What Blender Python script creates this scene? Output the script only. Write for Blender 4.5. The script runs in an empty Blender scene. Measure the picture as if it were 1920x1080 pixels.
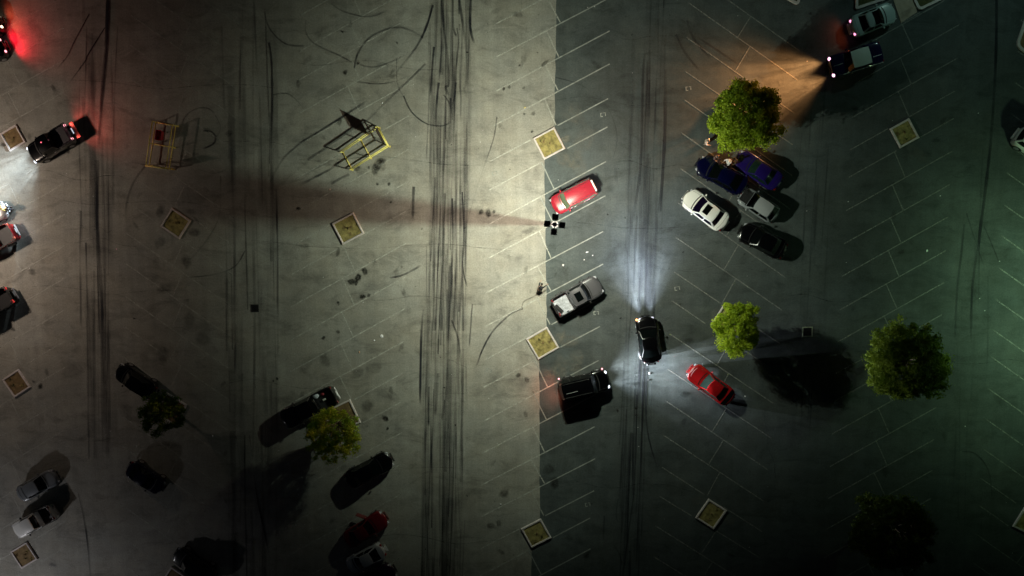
import bpy, math, random
from mathutils import Vector, Matrix, noise
random.seed(7)
S = bpy.context.scene
COL = S.collection

# ------------------------------------------------------------------ camera
H = 64.0                      # metres above the lot
FPX = 1297.0                  # focal length in pixels of a 1920 px wide frame
NX, NY = 1040.0, 421.0        # where the point straight below the camera shows
d = Vector((NX - 960, 540 - NY, -FPX)).normalized()
zc = -d
xc = (Vector((1, 0, 0)) - zc * zc.x).normalized()
yc = zc.cross(xc)
M = Matrix((xc, yc, zc))      # camera vector -> world vector
cam_data = bpy.data.cameras.new('camera')
cam_data.sensor_width = 36
cam_data.lens = 36 * FPX / 1920
cam_data.clip_end = 2000
cam = bpy.data.objects.new('camera', cam_data)
COL.objects.link(cam)
cam.matrix_world = Matrix.Translation((0, 0, H)) @ M.to_4x4()
S.camera = cam

def at(px, py, z=0.0):
    """place of the lot that the photograph shows at px, py, z metres up"""
    v = M @ Vector((px - 960, 540 - py, -FPX))
    t = (z - H) / v.z
    return Vector((v.x * t, v.y * t, z))

# ------------------------------------------------------------------ night sky
world = bpy.data.worlds.new('World')
S.world = world
world.use_nodes = True
bg = world.node_tree.nodes['Background']
bg.inputs['Color'].default_value = (0.55, 0.75, 1.0, 1)
bg.inputs['Strength'].default_value = 0.0035
S.view_settings.view_transform = 'Standard'
S.view_settings.look = 'None'
S.view_settings.exposure = 0
S.view_settings.gamma = 1
S.cycles.use_denoising = True
S.cycles.use_light_tree = True
S.cycles.transparent_max_bounces = 40
S.cycles.max_bounces = 5
S.cycles.sample_clamp_indirect = 4

LAMP_Z = 12.0
POLE = {
    'centre': dict(p=at(1040, 421), k=1.0, heads=((0.79, 1.0, 0.78), (1.0, 0.82, 0.56)), w=(13000, 2700), rot=-4.9),
    'east':   dict(p=at(1980, 565), k=1.0, heads=((0.46, 1.0, 0.72), (0.62, 1.0, 0.48)), w=(1350, 1350), rot=4),
    'west':   dict(p=at(-95, 400), k=1.0, heads=((1.0, 0.80, 0.64), (1.0, 0.80, 0.66)), w=(2600, 1500), rot=2),
    'north':  dict(p=at(1830, -200), k=1.0, heads=((0.60, 1.0, 0.85), (0.60, 1.0, 0.85)), w=(330, 300), rot=0),
    'south':  dict(p=at(-90, 1230), k=1.0, heads=((.92, 0.86, 0.84), (0.85, 0.85, 0.9)), w=(1500, 1200), rot=0),
}

# ------------------------------------------------------------------ helpers
def tag(o, label=None, cat=None, group=None, kind=None):
    if label: o['label'] = label
    if cat: o['category'] = cat
    if group: o['group'] = group
    if kind: o['kind'] = kind
    return o

def thing(name, loc, rz=0.0, label=None, cat=None, group=None):
    o = bpy.data.objects.new(name, None)
    o.empty_display_size = 0.2
    COL.objects.link(o)
    o.location = loc
    o.rotation_euler = (0, 0, rz)
    return tag(o, label, cat, group)

class MB:
    def __init__(s): s.v = []; s.f = []; s.attr = None
    def add(s, vs, fs):
        n = len(s.v); s.v += [tuple(v) for v in vs]; s.f += [tuple(i + n for i in f) for f in fs]; return s
    def box(s, c, size, rz=0.0, bev=0.0):
        cx, cy, cz = c; a, b, h = size[0] / 2, size[1] / 2, size[2] / 2
        co, si = math.cos(rz), math.sin(rz)
        if bev <= 0:
            vs = [(x, y, z) for z in (-h, h) for x, y in ((-a, -b), (a, -b), (a, b), (-a, b))]
            fs = [(3, 2, 1, 0), (4, 5, 6, 7), (0, 1, 5, 4), (1, 2, 6, 5), (2, 3, 7, 6), (3, 0, 4, 7)]
        else:
            vs = []
            for z, q in ((-h, 0), (h - bev, 0), (h, bev)):
                vs += [(x, y, z) for x, y in ((-a + q, -b + q), (a - q, -b + q), (a - q, b - q), (-a + q, b - q))]
            fs = [(3, 2, 1, 0), (8, 9, 10, 11)]
            for k in (0, 4):
                fs += [(k + i, k + (i + 1) % 4, k + 4 + (i + 1) % 4, k + 4 + i) for i in range(4)]
        return s.add([(cx + x * co - y * si, cy + x * si + y * co, cz + z) for x, y, z in vs], fs)
    def tube(s, p, q, r, r2=None, n=8, cap=True):
        p, q = Vector(p), Vector(q); r2 = r if r2 is None else r2
        ax = (q - p).normalized()
        u = ax.orthogonal().normalized(); w = ax.cross(u)
        vs = []
        for c, rr in ((p, r), (q, r2)):
            vs += [c + (u * math.cos(2 * math.pi * i / n) + w * math.sin(2 * math.pi * i / n)) * rr for i in range(n)]
        fs = [(i, (i + 1) % n, n + (i + 1) % n, n + i) for i in range(n)]
        if cap: fs += [tuple(range(n - 1, -1, -1)), tuple(range(n, 2 * n))]
        return s.add(vs, fs)
    def poly(s, pts, z0, z1=None):
        n = len(pts)
        if z1 is None:
            return s.add([(p[0], p[1], z0) for p in pts], [tuple(range(n))])
        vs = [(p[0], p[1], z0) for p in pts] + [(p[0], p[1], z1) for p in pts]
        return s.add(vs, [tuple(range(n - 1, -1, -1)), tuple(range(n, 2 * n))] + [(i, (i + 1) % n, n + (i + 1) % n, n + i) for i in range(n)])
    def sphere(s, c, r, n=10, m=6, sc=(1, 1, 1)):
        vs = [(c[0], c[1], c[2] + r * sc[2])]
        for j in range(1, m):
            t = math.pi * j / m
            for i in range(n):
                a = 2 * math.pi * i / n
                vs.append((c[0] + r * sc[0] * math.sin(t) * math.cos(a), c[1] + r * sc[1] * math.sin(t) * math.sin(a), c[2] + r * sc[2] * math.cos(t)))
        vs.append((c[0], c[1], c[2] - r * sc[2]))
        fs = [(0, 1 + i, 1 + (i + 1) % n) for i in range(n)]
        for j in range(m - 2):
            b = 1 + j * n
            fs += [(b + i, b + n + i, b + n + (i + 1) % n, b + (i + 1) % n) for i in range(n)]
        b = 1 + (m - 2) * n
        fs += [(b + i, len(vs) - 1, b + (i + 1) % n) for i in range(n)]
        return s.add(vs, fs)
    def data(s, name, mat, smooth=False):
        me = bpy.data.meshes.new(name)
        me.from_pydata(s.v, [], s.f)
        me.materials.append(mat)
        if smooth:
            me.polygons.foreach_set('use_smooth', [True] * len(me.polygons))
        me.update()
        return me
    def build(s, name, mat, parent=None, smooth=False, loc=None, rz=None):
        o = bpy.data.objects.new(name, s.data(name, mat, smooth))
        COL.objects.link(o)
        if parent: o.parent = parent
        if loc is not None: o.location = loc
        if rz is not None: o.rotation_euler = (0, 0, rz)
        return o

MATS = {}
def mat(name, col, rough=0.6, metal=0.0, spec=0.5, coat=0.0, emit=None, strength=0.0, var=0.0, scale=20.0, trans=0.0):
    if name in MATS: return MATS[name]
    m = bpy.data.materials.new(name); m.use_nodes = True
    nt = m.node_tree; b = nt.nodes['Principled BSDF']
    b.inputs['Base Color'].default_value = (*col, 1)
    b.inputs['Roughness'].default_value = rough
    b.inputs['Metallic'].default_value = metal
    b.inputs['Specular IOR Level'].default_value = spec
    b.inputs['Coat Weight'].default_value = coat
    b.inputs['Coat Roughness'].default_value = 0.04
    b.inputs['Transmission Weight'].default_value = trans
    if emit:
        b.inputs['Emission Color'].default_value = (*emit, 1)
        b.inputs['Emission Strength'].default_value = strength
    if var > 0:
        tc = nt.nodes.new('ShaderNodeTexCoord'); n = nt.nodes.new('ShaderNodeTexNoise')
        n.inputs['Scale'].default_value = scale; n.inputs['Detail'].default_value = 6; n.inputs['Roughness'].default_value = .65
        r = nt.nodes.new('ShaderNodeMapRange'); r.inputs['From Min'].default_value = .3; r.inputs['From Max'].default_value = .7
        r.inputs['To Min'].default_value = 1 - var; r.inputs['To Max'].default_value = 1 + var
        mx = nt.nodes.new('ShaderNodeVectorMath'); mx.operation = 'SCALE'; mx.inputs[0].default_value = col
        oi = nt.nodes.new('ShaderNodeObjectInfo'); ml_ = nt.nodes.new('ShaderNodeMath'); ml_.operation = 'MULTIPLY'; ml_.inputs[1].default_value = 60
        ad = nt.nodes.new('ShaderNodeVectorMath'); ad.operation = 'ADD'
        nt.links.new(oi.outputs['Random'], ml_.inputs[0]); nt.links.new(tc.outputs['Object'], ad.inputs[0]); nt.links.new(ml_.outputs[0], ad.inputs[1])
        nt.links.new(ad.outputs['Vector'], n.inputs['Vector']); nt.links.new(n.outputs['Fac'], r.inputs['Value'])
        nt.links.new(r.outputs['Result'], mx.inputs['Scale']); nt.links.new(mx.outputs['Vector'], b.inputs['Base Color'])
        bp = nt.nodes.new('ShaderNodeBump'); bp.inputs['Strength'].default_value = .25; bp.inputs['Distance'].default_value = .02
        nt.links.new(n.outputs['Fac'], bp.inputs['Height']); nt.links.new(bp.outputs['Normal'], b.inputs['Normal'])
    MATS[name] = m
    return m

def ground_mat(name, col, blotch, rough=0.9, seed=0.0, speck=0.5):
    m = bpy.data.materials.new(name); m.use_nodes = True
    nt = m.node_tree; L = nt.links; N = nt.nodes
    b = N['Principled BSDF']; b.inputs['Roughness'].default_value = rough; b.inputs['Specular IOR Level'].default_value = 0.25
    tc = N.new('ShaderNodeTexCoord')
    def nz(scale, detail, sx=1.0, sy=1.0, rg=.6, dist=0.0, off=0.0):
        mp = N.new('ShaderNodeMapping'); mp.inputs['Scale'].default_value = (sx, sy, 1); mp.inputs['Location'].default_value = (seed + off, seed * 1.7 + off, 0)
        n = N.new('ShaderNodeTexNoise'); n.inputs['Scale'].default_value = scale; n.inputs['Detail'].default_value = detail
        n.inputs['Roughness'].default_value = rg; n.inputs['Distortion'].default_value = dist
        L.new(tc.outputs['Object'], mp.inputs['Vector']); L.new(mp.outputs['Vector'], n.inputs['Vector'])
        return n.outputs['Fac']
    def rng(x, a, c, lo, hi):
        r = N.new('ShaderNodeMapRange'); r.inputs['From Min'].default_value = a; r.inputs['From Max'].default_value = c
        r.inputs['To Min'].default_value = lo; r.inputs['To Max'].default_value = hi; L.new(x, r.inputs['Value']); return r.outputs['Result']
    def mul(a, c):
        x = N.new('ShaderNodeMath'); x.operation = 'MULTIPLY'; L.new(a, x.inputs[0]); L.new(c, x.inputs[1]); return x.outputs[0]
    big = rng(nz(.09, 5, rg=.6, dist=.4), .3, .7, 1 - blotch, 1 + blotch)
    mid = rng(nz(.7, 7, rg=.65, off=11), .3, .7, 1 - blotch * .7, 1 + blotch * .6)
    streak = rng(nz(1.2, 6, sx=1.0, sy=.045, rg=.7, off=5), .35, .7, 1.06, .88)
    hstreak = rng(nz(.8, 6, sx=.06, sy=1.0, rg=.7, off=8), .35, .7, 1.04, .90)
    grain = rng(nz(7, 6, rg=.9, off=3), .3, .7, .66, 1.34)
    smudge = rng(nz(.55, 8, sx=.5, sy=1.0, rg=.75, dist=.8, off=44), .50, .68, 1.0, .62)
    spots = rng(nz(2.6, 3, rg=.7, off=21), .66, .76, 1.0, 1 - speck)
    f = mul(mul(mul(mul(mul(mul(big, mid), streak), hstreak), grain), spots), smudge)
    vm = N.new('ShaderNodeVectorMath'); vm.operation = 'SCALE'; vm.inputs[0].default_value = col; L.new(f, vm.inputs['Scale'])
    # slow drift of hue between warm dust and cool asphalt
    hue = rng(nz(.22, 5, off=31), .35, .65, 0, 1)
    mx = N.new('ShaderNodeMix'); mx.data_type = 'RGBA'; mx.blend_type = 'MULTIPLY'; mx.inputs['Factor'].default_value = 1
    cr = N.new('ShaderNodeMix'); cr.data_type = 'RGBA'
    cr.inputs['A'].default_value = (.975, 1.0, 1.01, 1); cr.inputs['B'].default_value = (1.02, 1.0, .955, 1)
    L.new(hue, cr.inputs['Factor']); L.new(vm.outputs['Vector'], mx.inputs['A']); L.new(cr.outputs['Result'], mx.inputs['B'])
    L.new(mx.outputs['Result'], b.inputs['Base Color'])
    bp = N.new('ShaderNodeBump'); bp.inputs['Strength'].default_value = .3; bp.inputs['Distance'].default_value = .015
    L.new(grain, bp.inputs['Height']); L.new(bp.outputs['Normal'], b.inputs['Normal'])
    return m

def wear_mat(name, col, rough, lo, hi, scale, sx=1.0, sy=1.0, attr=True, soft=.12):
    """thin layer on the asphalt: worn through where the noise says so"""
    m = bpy.data.materials.new(name); m.use_nodes = True
    nt = m.node_tree; L = nt.links; N = nt.nodes
    b = N['Principled BSDF']; b.inputs['Base Color'].default_value = (*col, 1); b.inputs['Roughness'].default_value = rough
    b.inputs['Specular IOR Level'].default_value = .2
    tc = N.new('ShaderNodeTexCoord'); mp = N.new('ShaderNodeMapping'); mp.inputs['Scale'].default_value = (sx, sy, 1)
    n = N.new('ShaderNodeTexNoise'); n.inputs['Scale'].default_value = scale; n.inputs['Detail'].default_value = 6; n.inputs['Roughness'].default_value = .7
    L.new(tc.outputs['Object'], mp.inputs['Vector']); L.new(mp.outputs['Vector'], n.inputs['Vector'])
    r = N.new('ShaderNodeMapRange'); r.inputs['From Min'].default_value = .5 - soft; r.inputs['From Max'].default_value = .5 + soft
    r.inputs['To Min'].default_value = lo; r.inputs['To Max'].default_value = hi
    L.new(n.outputs['Fac'], r.inputs['Value'])
    out = r.outputs['Result']
    if attr:
        a = N.new('ShaderNodeAttribute'); a.attribute_name = 'cover'
        x = N.new('ShaderNodeMath'); x.operation = 'MULTIPLY'; x.use_clamp = True
        L.new(out, x.inputs[0]); L.new(a.outputs['Fac'], x.inputs[1]); out = x.outputs[0]
    L.new(out, b.inputs['Alpha'])
    return m

# ------------------------------------------------------------------ setting
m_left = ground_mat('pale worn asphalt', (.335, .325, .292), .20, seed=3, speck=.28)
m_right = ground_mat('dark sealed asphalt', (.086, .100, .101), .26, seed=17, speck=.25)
m_base = ground_mat('far asphalt', (.12, .12, .12), .15, seed=29)
tag(MB().poly([(-700, -700), (700, -700), (700, 700), (-700, 700)], -0.03).build('ground', m_base), kind='structure')
seam = [(1049, -260), (1043, 0), (1040, 238), (1021, 300), (1025, 612), (1011, 675), (1012, 972), (998, 1026), (996, 1080), (990, 1500)]
sw = [at(*p) for p in seam]
_r = []
for p, q in zip(sw[:-1], sw[1:]):
    k_ = max(1, int((q - p).length / .7))
    for i in range(k_):
        w_ = p.lerp(q, i / k_)
        if i: w_.x += random.uniform(-.045, .045)
        _r.append(w_)
sw = _r + [sw[-1]]
top, bot = sw[0], sw[-1]
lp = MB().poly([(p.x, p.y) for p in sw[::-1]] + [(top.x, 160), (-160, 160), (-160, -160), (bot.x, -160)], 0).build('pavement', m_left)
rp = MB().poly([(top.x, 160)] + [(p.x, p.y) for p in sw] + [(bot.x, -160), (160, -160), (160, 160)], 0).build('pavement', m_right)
for o in (lp, rp):
    tag(o, kind='structure')
    # split the big faces so shading stays clean
lp['label'] = 'pale worn asphalt of the left half of the parking lot'
rp['label'] = 'darker asphalt of the right half of the parking lot'

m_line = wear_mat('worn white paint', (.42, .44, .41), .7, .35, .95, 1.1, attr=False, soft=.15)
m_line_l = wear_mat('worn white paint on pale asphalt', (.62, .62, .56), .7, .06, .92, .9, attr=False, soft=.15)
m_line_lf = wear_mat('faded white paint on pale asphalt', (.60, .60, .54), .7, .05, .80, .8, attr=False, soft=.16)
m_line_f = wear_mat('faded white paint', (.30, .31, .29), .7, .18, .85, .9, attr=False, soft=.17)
def stripe(a, b, w=.09):
    a, b = Vector((a[0], a[1])), Vector((b[0], b[1]))
    c = (a + b) / 2; L_ = (b - a).length; ang = math.atan2(b.y - a.y, b.x - a.x)
    par = lp if at_left(c) else rp
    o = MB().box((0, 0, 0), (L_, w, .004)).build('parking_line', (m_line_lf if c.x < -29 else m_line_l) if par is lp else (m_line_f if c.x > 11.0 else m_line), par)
    o.location = (c.x, c.y, .006 + random.uniform(-.0015, .0015)); o.rotation_euler = (0, 0, ang)
    return o
def at_left(c):
    best = None
    for i in range(len(sw) - 1):
        if sw[i].y >= c.y >= sw[i + 1].y:
            t = (sw[i].y - c.y) / max(1e-6, sw[i].y - sw[i + 1].y)
            return c.x < sw[i].x + (sw[i + 1].x - sw[i].x) * t
    return c.x < sw[0].x

def column(lefts, rights, a, b, cross=True, skip=(), holes=(), w=.085):
    """one double row of slanted stalls: each stall line, and the short line between stall noses.
    holes: (line index, from, to) fractions where a planter kerb takes the place of the paint"""
    n = len(lefts)
    for k in range(n):
        l, r = lefts[k], rights[k]
        P = lambda f: at(l[0] + (r[0] - l[0]) * f, l[1] + (r[1] - l[1]) * f)
        cuts = [0.0]
        for (i, f0, f1) in holes:
            if i == k: cuts += [f0, f1]
        cuts.append(1.0)
        for i in range(0, len(cuts), 2):
            f0, f1 = cuts[i], cuts[i + 1]
            # cut where the pavement changes so each piece lies on one sheet
            fs = [f0]
            last = at_left(P(f0))
            for j in range(1, 40):
                f = f0 + (f1 - f0) * j / 40
                if at_left(P(f)) != last:
                    fs.append(f); last = not last
            fs.append(f1)
            for g0, g1 in zip(fs[:-1], fs[1:]):
                if g1 - g0 > .02: stripe(P(g0), P(g1), w)
        if cross and k < n - 1 and k not in skip:
            l2, r2 = lefts[k + 1], rights[k + 1]
            p = at(l[0] + (r[0] - l[0]) * a, l[1] + (r[1] - l[1]) * a)
            q = at(l2[0] + (r2[0] - l2[0]) * b, l2[1] + (r2[1] - l2[1]) * b)
            stripe(p, q + (p - q) * .03, w)

def lerp_x(y, y0, x0, y1, x1): return x0 + (x1 - x0) * (y - y0) / (y1 - y0)
# row A (left edge)
yr = [-68, -8, 52, 112, 172, 233, 285, 344, 402, 461, 522, 581, 640, 689, 748, 806, 864, 921, 977, 1026, 1084]
column([(-95 + y * .012, y + 122) for y in yr], [(119 + y * .004, y) for y in yr], .51, .615, skip=(5, 12, 18),
       holes=((5, .44, .60), (6, .50, .67), (12, .50, .66), (13, .56, .72), (18, .50, .66), (19, .60, .78)))
# row B
yl = [-92, -30, 29, 85, 146, 208, 270, 324, 378, 437, 494, 555, 612, 669, 722, 780, 835, 890, 944, 1002, 1052, 1110]
column([(lerp_x(y, 29, 246, 1052, 222), y) for y in yl], [(lerp_x(y, 29, 446, 1052, 416), y + 138) for y in yl], .54, .45, skip=(7, 13, 19),
       holes=((7, .42, .62), (8, .30, .50), (13, .42, .62), (14, .30, .50), (19, .42, .62)))
# row C
yr = [-90, -22, 32, 96, 155, 217, 280, 341, 395, 456, 519, 579, 640, 699, 752, 811, 870, 927, 987, 1047, 1105]
column([(lerp_x(y, -22, 560, 987, 531), y + 119) for y in yr], [(lerp_x(y, -22, 772, 987, 750), y) for y in yr], .445, .555, skip=(7, 13, 19),
       holes=((7, .36, .58), (8, .42, .64), (13, .36, .58), (14, .42, .64)))
# row D
L_ = [(930, -72), (928, -14), (927, 46), (926, 109), (928, 172), (925, 236), (920, 302), (918, 356), (916, 421), (914, 485), (910, 550), (910, 612), (911, 674), (907, 726), (906, 790), (904, 850), (902, 910), (902, 969), (901, 1029), (900, 1080), (898, 1140)]
R_ = [(1152, -190), (1150, -130), (1150, -72), (1150, -8), (1143, 58), (1143, 120), (1140, 185), (1139, 238), (1136, 303), (1135, 367), (1131, 434), (1131, 495), (1127, 559), (1125, 612), (1122, 676), (1120, 738), (1115, 800), (1116, 860), (1114, 920), (1107, 971), (1107, 1029)]
column(L_, R_, .44, .56, skip=(6, 12, 18), holes=((6, .34, .57), (7, .44, .66), (12, .34, .57), (13, .44, .66), (18, .34, .57), (19, .44, .66)), w=.10)
# row E
L_ = [(1292, -52), (1291, 5), (1287, 70), (1285, 134), (1283, 187), (1279, 250), (1276, 316), (1271, 380), (1267, 445), (1264, 510), (1260, 564), (1256, 626), (1252, 692), (1249, 752), (1244, 816), (1241, 876), (1236, 930), (1229, 986), (1226, 1044), (1223, 1104)]
R_ = [(1497, 94), (1495, 150), (1490, 213), (1487, 272), (1485, 329), (1481, 392), (1476, 455), (1472, 520), (1467, 582), (1462, 644), (1455, 697), (1451, 757), (1447, 822), (1440, 881), (1431, 939), (1429, 997), (1425, 1046), (1418, 1105), (1414, 1160), (1410, 1220)]
column(L_, R_, .565, .45, skip=(3, 9, 15), holes=((3, .38, .58), (4, .26, .48), (9, .44, .64), (10, .32, .52), (15, .42, .62), (16, .32, .52)))
# row F
yr = [-77, -17, 46, 109, 170, 222, 284, 346, 407, 470, 530, 590, 642, 703, 764, 824, 882, 935, 995, 1054, 1112]
column([(lerp_x(y, -17, 1606, 995, 1541), y + 111) for y in yr], [(lerp_x(y, -17, 1803, 995, 1741), y) for y in yr], .437, .56, skip=(4, 11, 16),
       holes=((4, .36, .56), (5, .46, .66), (11, .30, .54), (12, .40, .62), (16, .36, .58), (17, .46, .66)))
# row G (right edge)
yl = [36, 95, 154, 214, 272, 324, 384, 442, 502, 562, 619, 669, 729, 786, 842, 897, 947, 1002, 1056, 1112]
column([(lerp_x(y, 154, 1902, 1056, 1826), y) for y in yl], [(lerp_x(y, 154, 1902, 1056, 1826) + 205, y + 145) for y in yl], .49, .37, skip=(4, 10, 15),
       holes=((15, .32, .56), (16, .27, .5)))
# beyond the photograph the same rows go on
for k, base in enumerate((-300, 2150)):
    for i in range(22):
        y = -60 + i * 58
        stripe(at(base, y + 60), at(base + 200, y - 60 + 60), .1)

# faint stall numbers stencilled on the asphalt
for (x, y) in ((1131, 215), (1291, 166), (1270, 541), (1118, 587), (917, 695), (928, 325), (1102, 946)):
    c = at(x, y); g = MB(); q = .13
    for dx, dy, sx, sy in ((-.22, 0, .07, .34), (-.12, .15, .16, .06), (-.12, -.15, .16, .06), (.2, .02, .07, .3), (.1, .15, .14, .06)):
        g.box((dx, dy, 0), (sx, sy, .004))
    par = lp if at_left(c) else rp
    o = g.build('stall_marking', m_line, par); o.location = (c.x, c.y, .007); o.rotation_euler = (0, 0, random.uniform(-.4, .4))

# ------------------------------------------------------------------ marks on the pavement
m_tyre = wear_mat('burnt rubber', (.024, .026, .034), .8, .55, 1.0, 1.4, sx=1.0, sy=.2, soft=.2)
m_oil = wear_mat('oil stain', (.028, .028, .025), .45, .3, 1.15, 3.0, soft=.16)
m_crack = wear_mat('crack', (.02, .02, .02), .9, .0, 1.0, 1.4, soft=.14)
m_dust = wear_mat('sand drift', (.25, .24, .20), .9, .0, .9, 2.4, soft=.16)
zlev = [0.009]
def nextz():
    zlev[0] += 0.00005
    return zlev[0]
def cover_mesh(name, strips, material, kind_parent):
    """strips: list of (points, half widths, covers); every strip its own height"""
    me = bpy.data.meshes.new(name); V = []; F = []; A = []
    for pts, hw, cv in strips:
        z = nextz(); n = len(V)
        for i, p in enumerate(pts):
            t = (pts[min(i + 1, len(pts) - 1)] - pts[max(i - 1, 0)]); t = Vector((t.x, t.y, 0)).normalized()
            s_ = Vector((-t.y, t.x, 0))
            for k, e in ((-1.05, 0.0), (-.7, 1.0), (.7, 1.0), (1.05, 0.0)):
                V.append((p.x + s_.x * hw[i] * k, p.y + s_.y * hw[i] * k, z)); A.append(cv[i] * e)
        for i in range(len(pts) - 1):
            for k in range(3):
                b = n + i * 4 + k
                F.append((b, b + 1, b + 5, b + 4))
    me.from_pydata(V, [], F); me.materials.append(material)
    a = me.attributes.new('cover', 'FLOAT', 'POINT'); a.data.foreach_set('value', A)
    o = bpy.data.objects.new(name, me); COL.objects.link(o); o.parent = kind_parent
    return o
def smooth_path(pts, n=6):
    P = [Vector((p[0], p[1], 0)) for p in pts]; out = []
    for i in range(len(P) - 1):
        p0 = P[max(i - 1, 0)]; p1 = P[i]; p2 = P[i + 1]; p3 = P[min(i + 2, len(P) - 1)]
        for k in range(n):
            t = k / n
            out.append(.5 * ((2 * p1) + (p2 - p0) * t + (2 * p0 - 5 * p1 + 4 * p2 - p3) * t * t + (3 * p1 - p0 - 3 * p2 + p3) * t ** 3))
    out.append(P[-1])
    return out
def mark(pxs, width=.2, cover=.7, fade=(0, .15), n=6):
    pts = smooth_path([at(*p) for p in pxs], n); m_ = len(pts)
    cv = []; hw = []
    for i in range(m_):
        t = i / (m_ - 1); c = cover
        if fade[0] and t < fade[0]: c *= t / fade[0]
        if fade[1] and t > 1 - fade[1]: c *= (1 - t) / fade[1]
        c *= max(.1, .8 + 1.3 * noise.noise(Vector((pts[i].x * .35, pts[i].y * .22, len(pts) * .7))))
        cv.append(c * random.uniform(.75, 1.15)); hw.append(width / 2 * random.uniform(.85, 1.1))
    c = pts[m_ // 2]
    if not at_left(c): cv = [q * .8 for q in cv]
    return cover_mesh('tire_mark', [(pts, hw, cv)], m_tyre, lp if at_left(c) else rp)
def bundle(x_of, y0, y1, n, spread, cover=(.25, .7), width=(.12, .3), lens=(60, 420), wob=1.5):
    for _ in range(n):
        off = random.uniform(-1, 1) * spread; ya = random.uniform(y0 - 60, y1 - 40); yb = min(y1 + 60, ya + random.uniform(*lens))
        ph = random.uniform(0, 6); pts = []
        k = max(3, int((yb - ya) / 45)); dr = random.uniform(-6, 6)
        for i in range(k + 1):
            y = ya + (yb - ya) * i / k
            pts.append((x_of(y) + off + dr * i / k + math.sin(ph + y * .012) * wob, y))
        # two-wheel pairs now and then
        c = random.uniform(*cover); w = random.uniform(*width)
        mark(pts, w, c, (random.choice((0, .1, .35)), random.choice((0, .05, .3))), n=3)
for fx, y0, y1, n, spread in ((lambda y: 845 - (y - 100) * .018, -30, 560, 95, 38), (lambda y: 836 - (y - 600) * .014, 480, 1100, 100, 40),
                              (lambda y: 1210 - (y - 300) * .03, -20, 600, 44, 34), (lambda y: 1196 - (y - 700) * .035, 620, 1100, 20, 30),
                              (lambda y: 182 + (y - 400) * .016, 0, 800, 34, 32), (lambda y: 470 + (y - 400) * .012, 40, 1080, 46, 50)):
    bundle(fx, y0, y1, n, spread, cover=(.06, .30), width=(.10, .34), lens=(90, 460), wob=1.0)
    bundle(fx, y0, y1, n // (3 if n > 50 else 4), spread, cover=(.22, .60), width=(.09, .19), lens=(50, 330), wob=1.5)
for fx, y0, y1, n, sp in ((lambda y: 842 - (y - 300) * .016, 0, 1080, 12, 30), (lambda y: 184 + (y - 400) * .016, 0, 760, 8, 22), (lambda y: 472 + (y - 400) * .012, 60, 1080, 12, 42), (lambda y: 1212 - (y - 300) * .03, 0, 560, 8, 24)):
    bundle(fx, y0, y1, n, sp, cover=(.10, .24), width=(.5, 1.0), lens=(200, 520), wob=.6)
bundle(lambda y: 1196 - (y - 700) * .035, 640, 1100, 16, 26, cover=(.35, .8), lens=(120, 420), width=(.12, .22))
bundle(lambda y: 1535 - (y - 300) * .05, 100, 760, 12, 34, cover=(.15, .4), lens=(120, 420), width=(.1, .18))
bundle(lambda y: 1825 - (y - 500) * .03, 0, 1080, 8, 30, cover=(.1, .3), lens=(120, 420), width=(.1, .18))
K = .8
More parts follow.
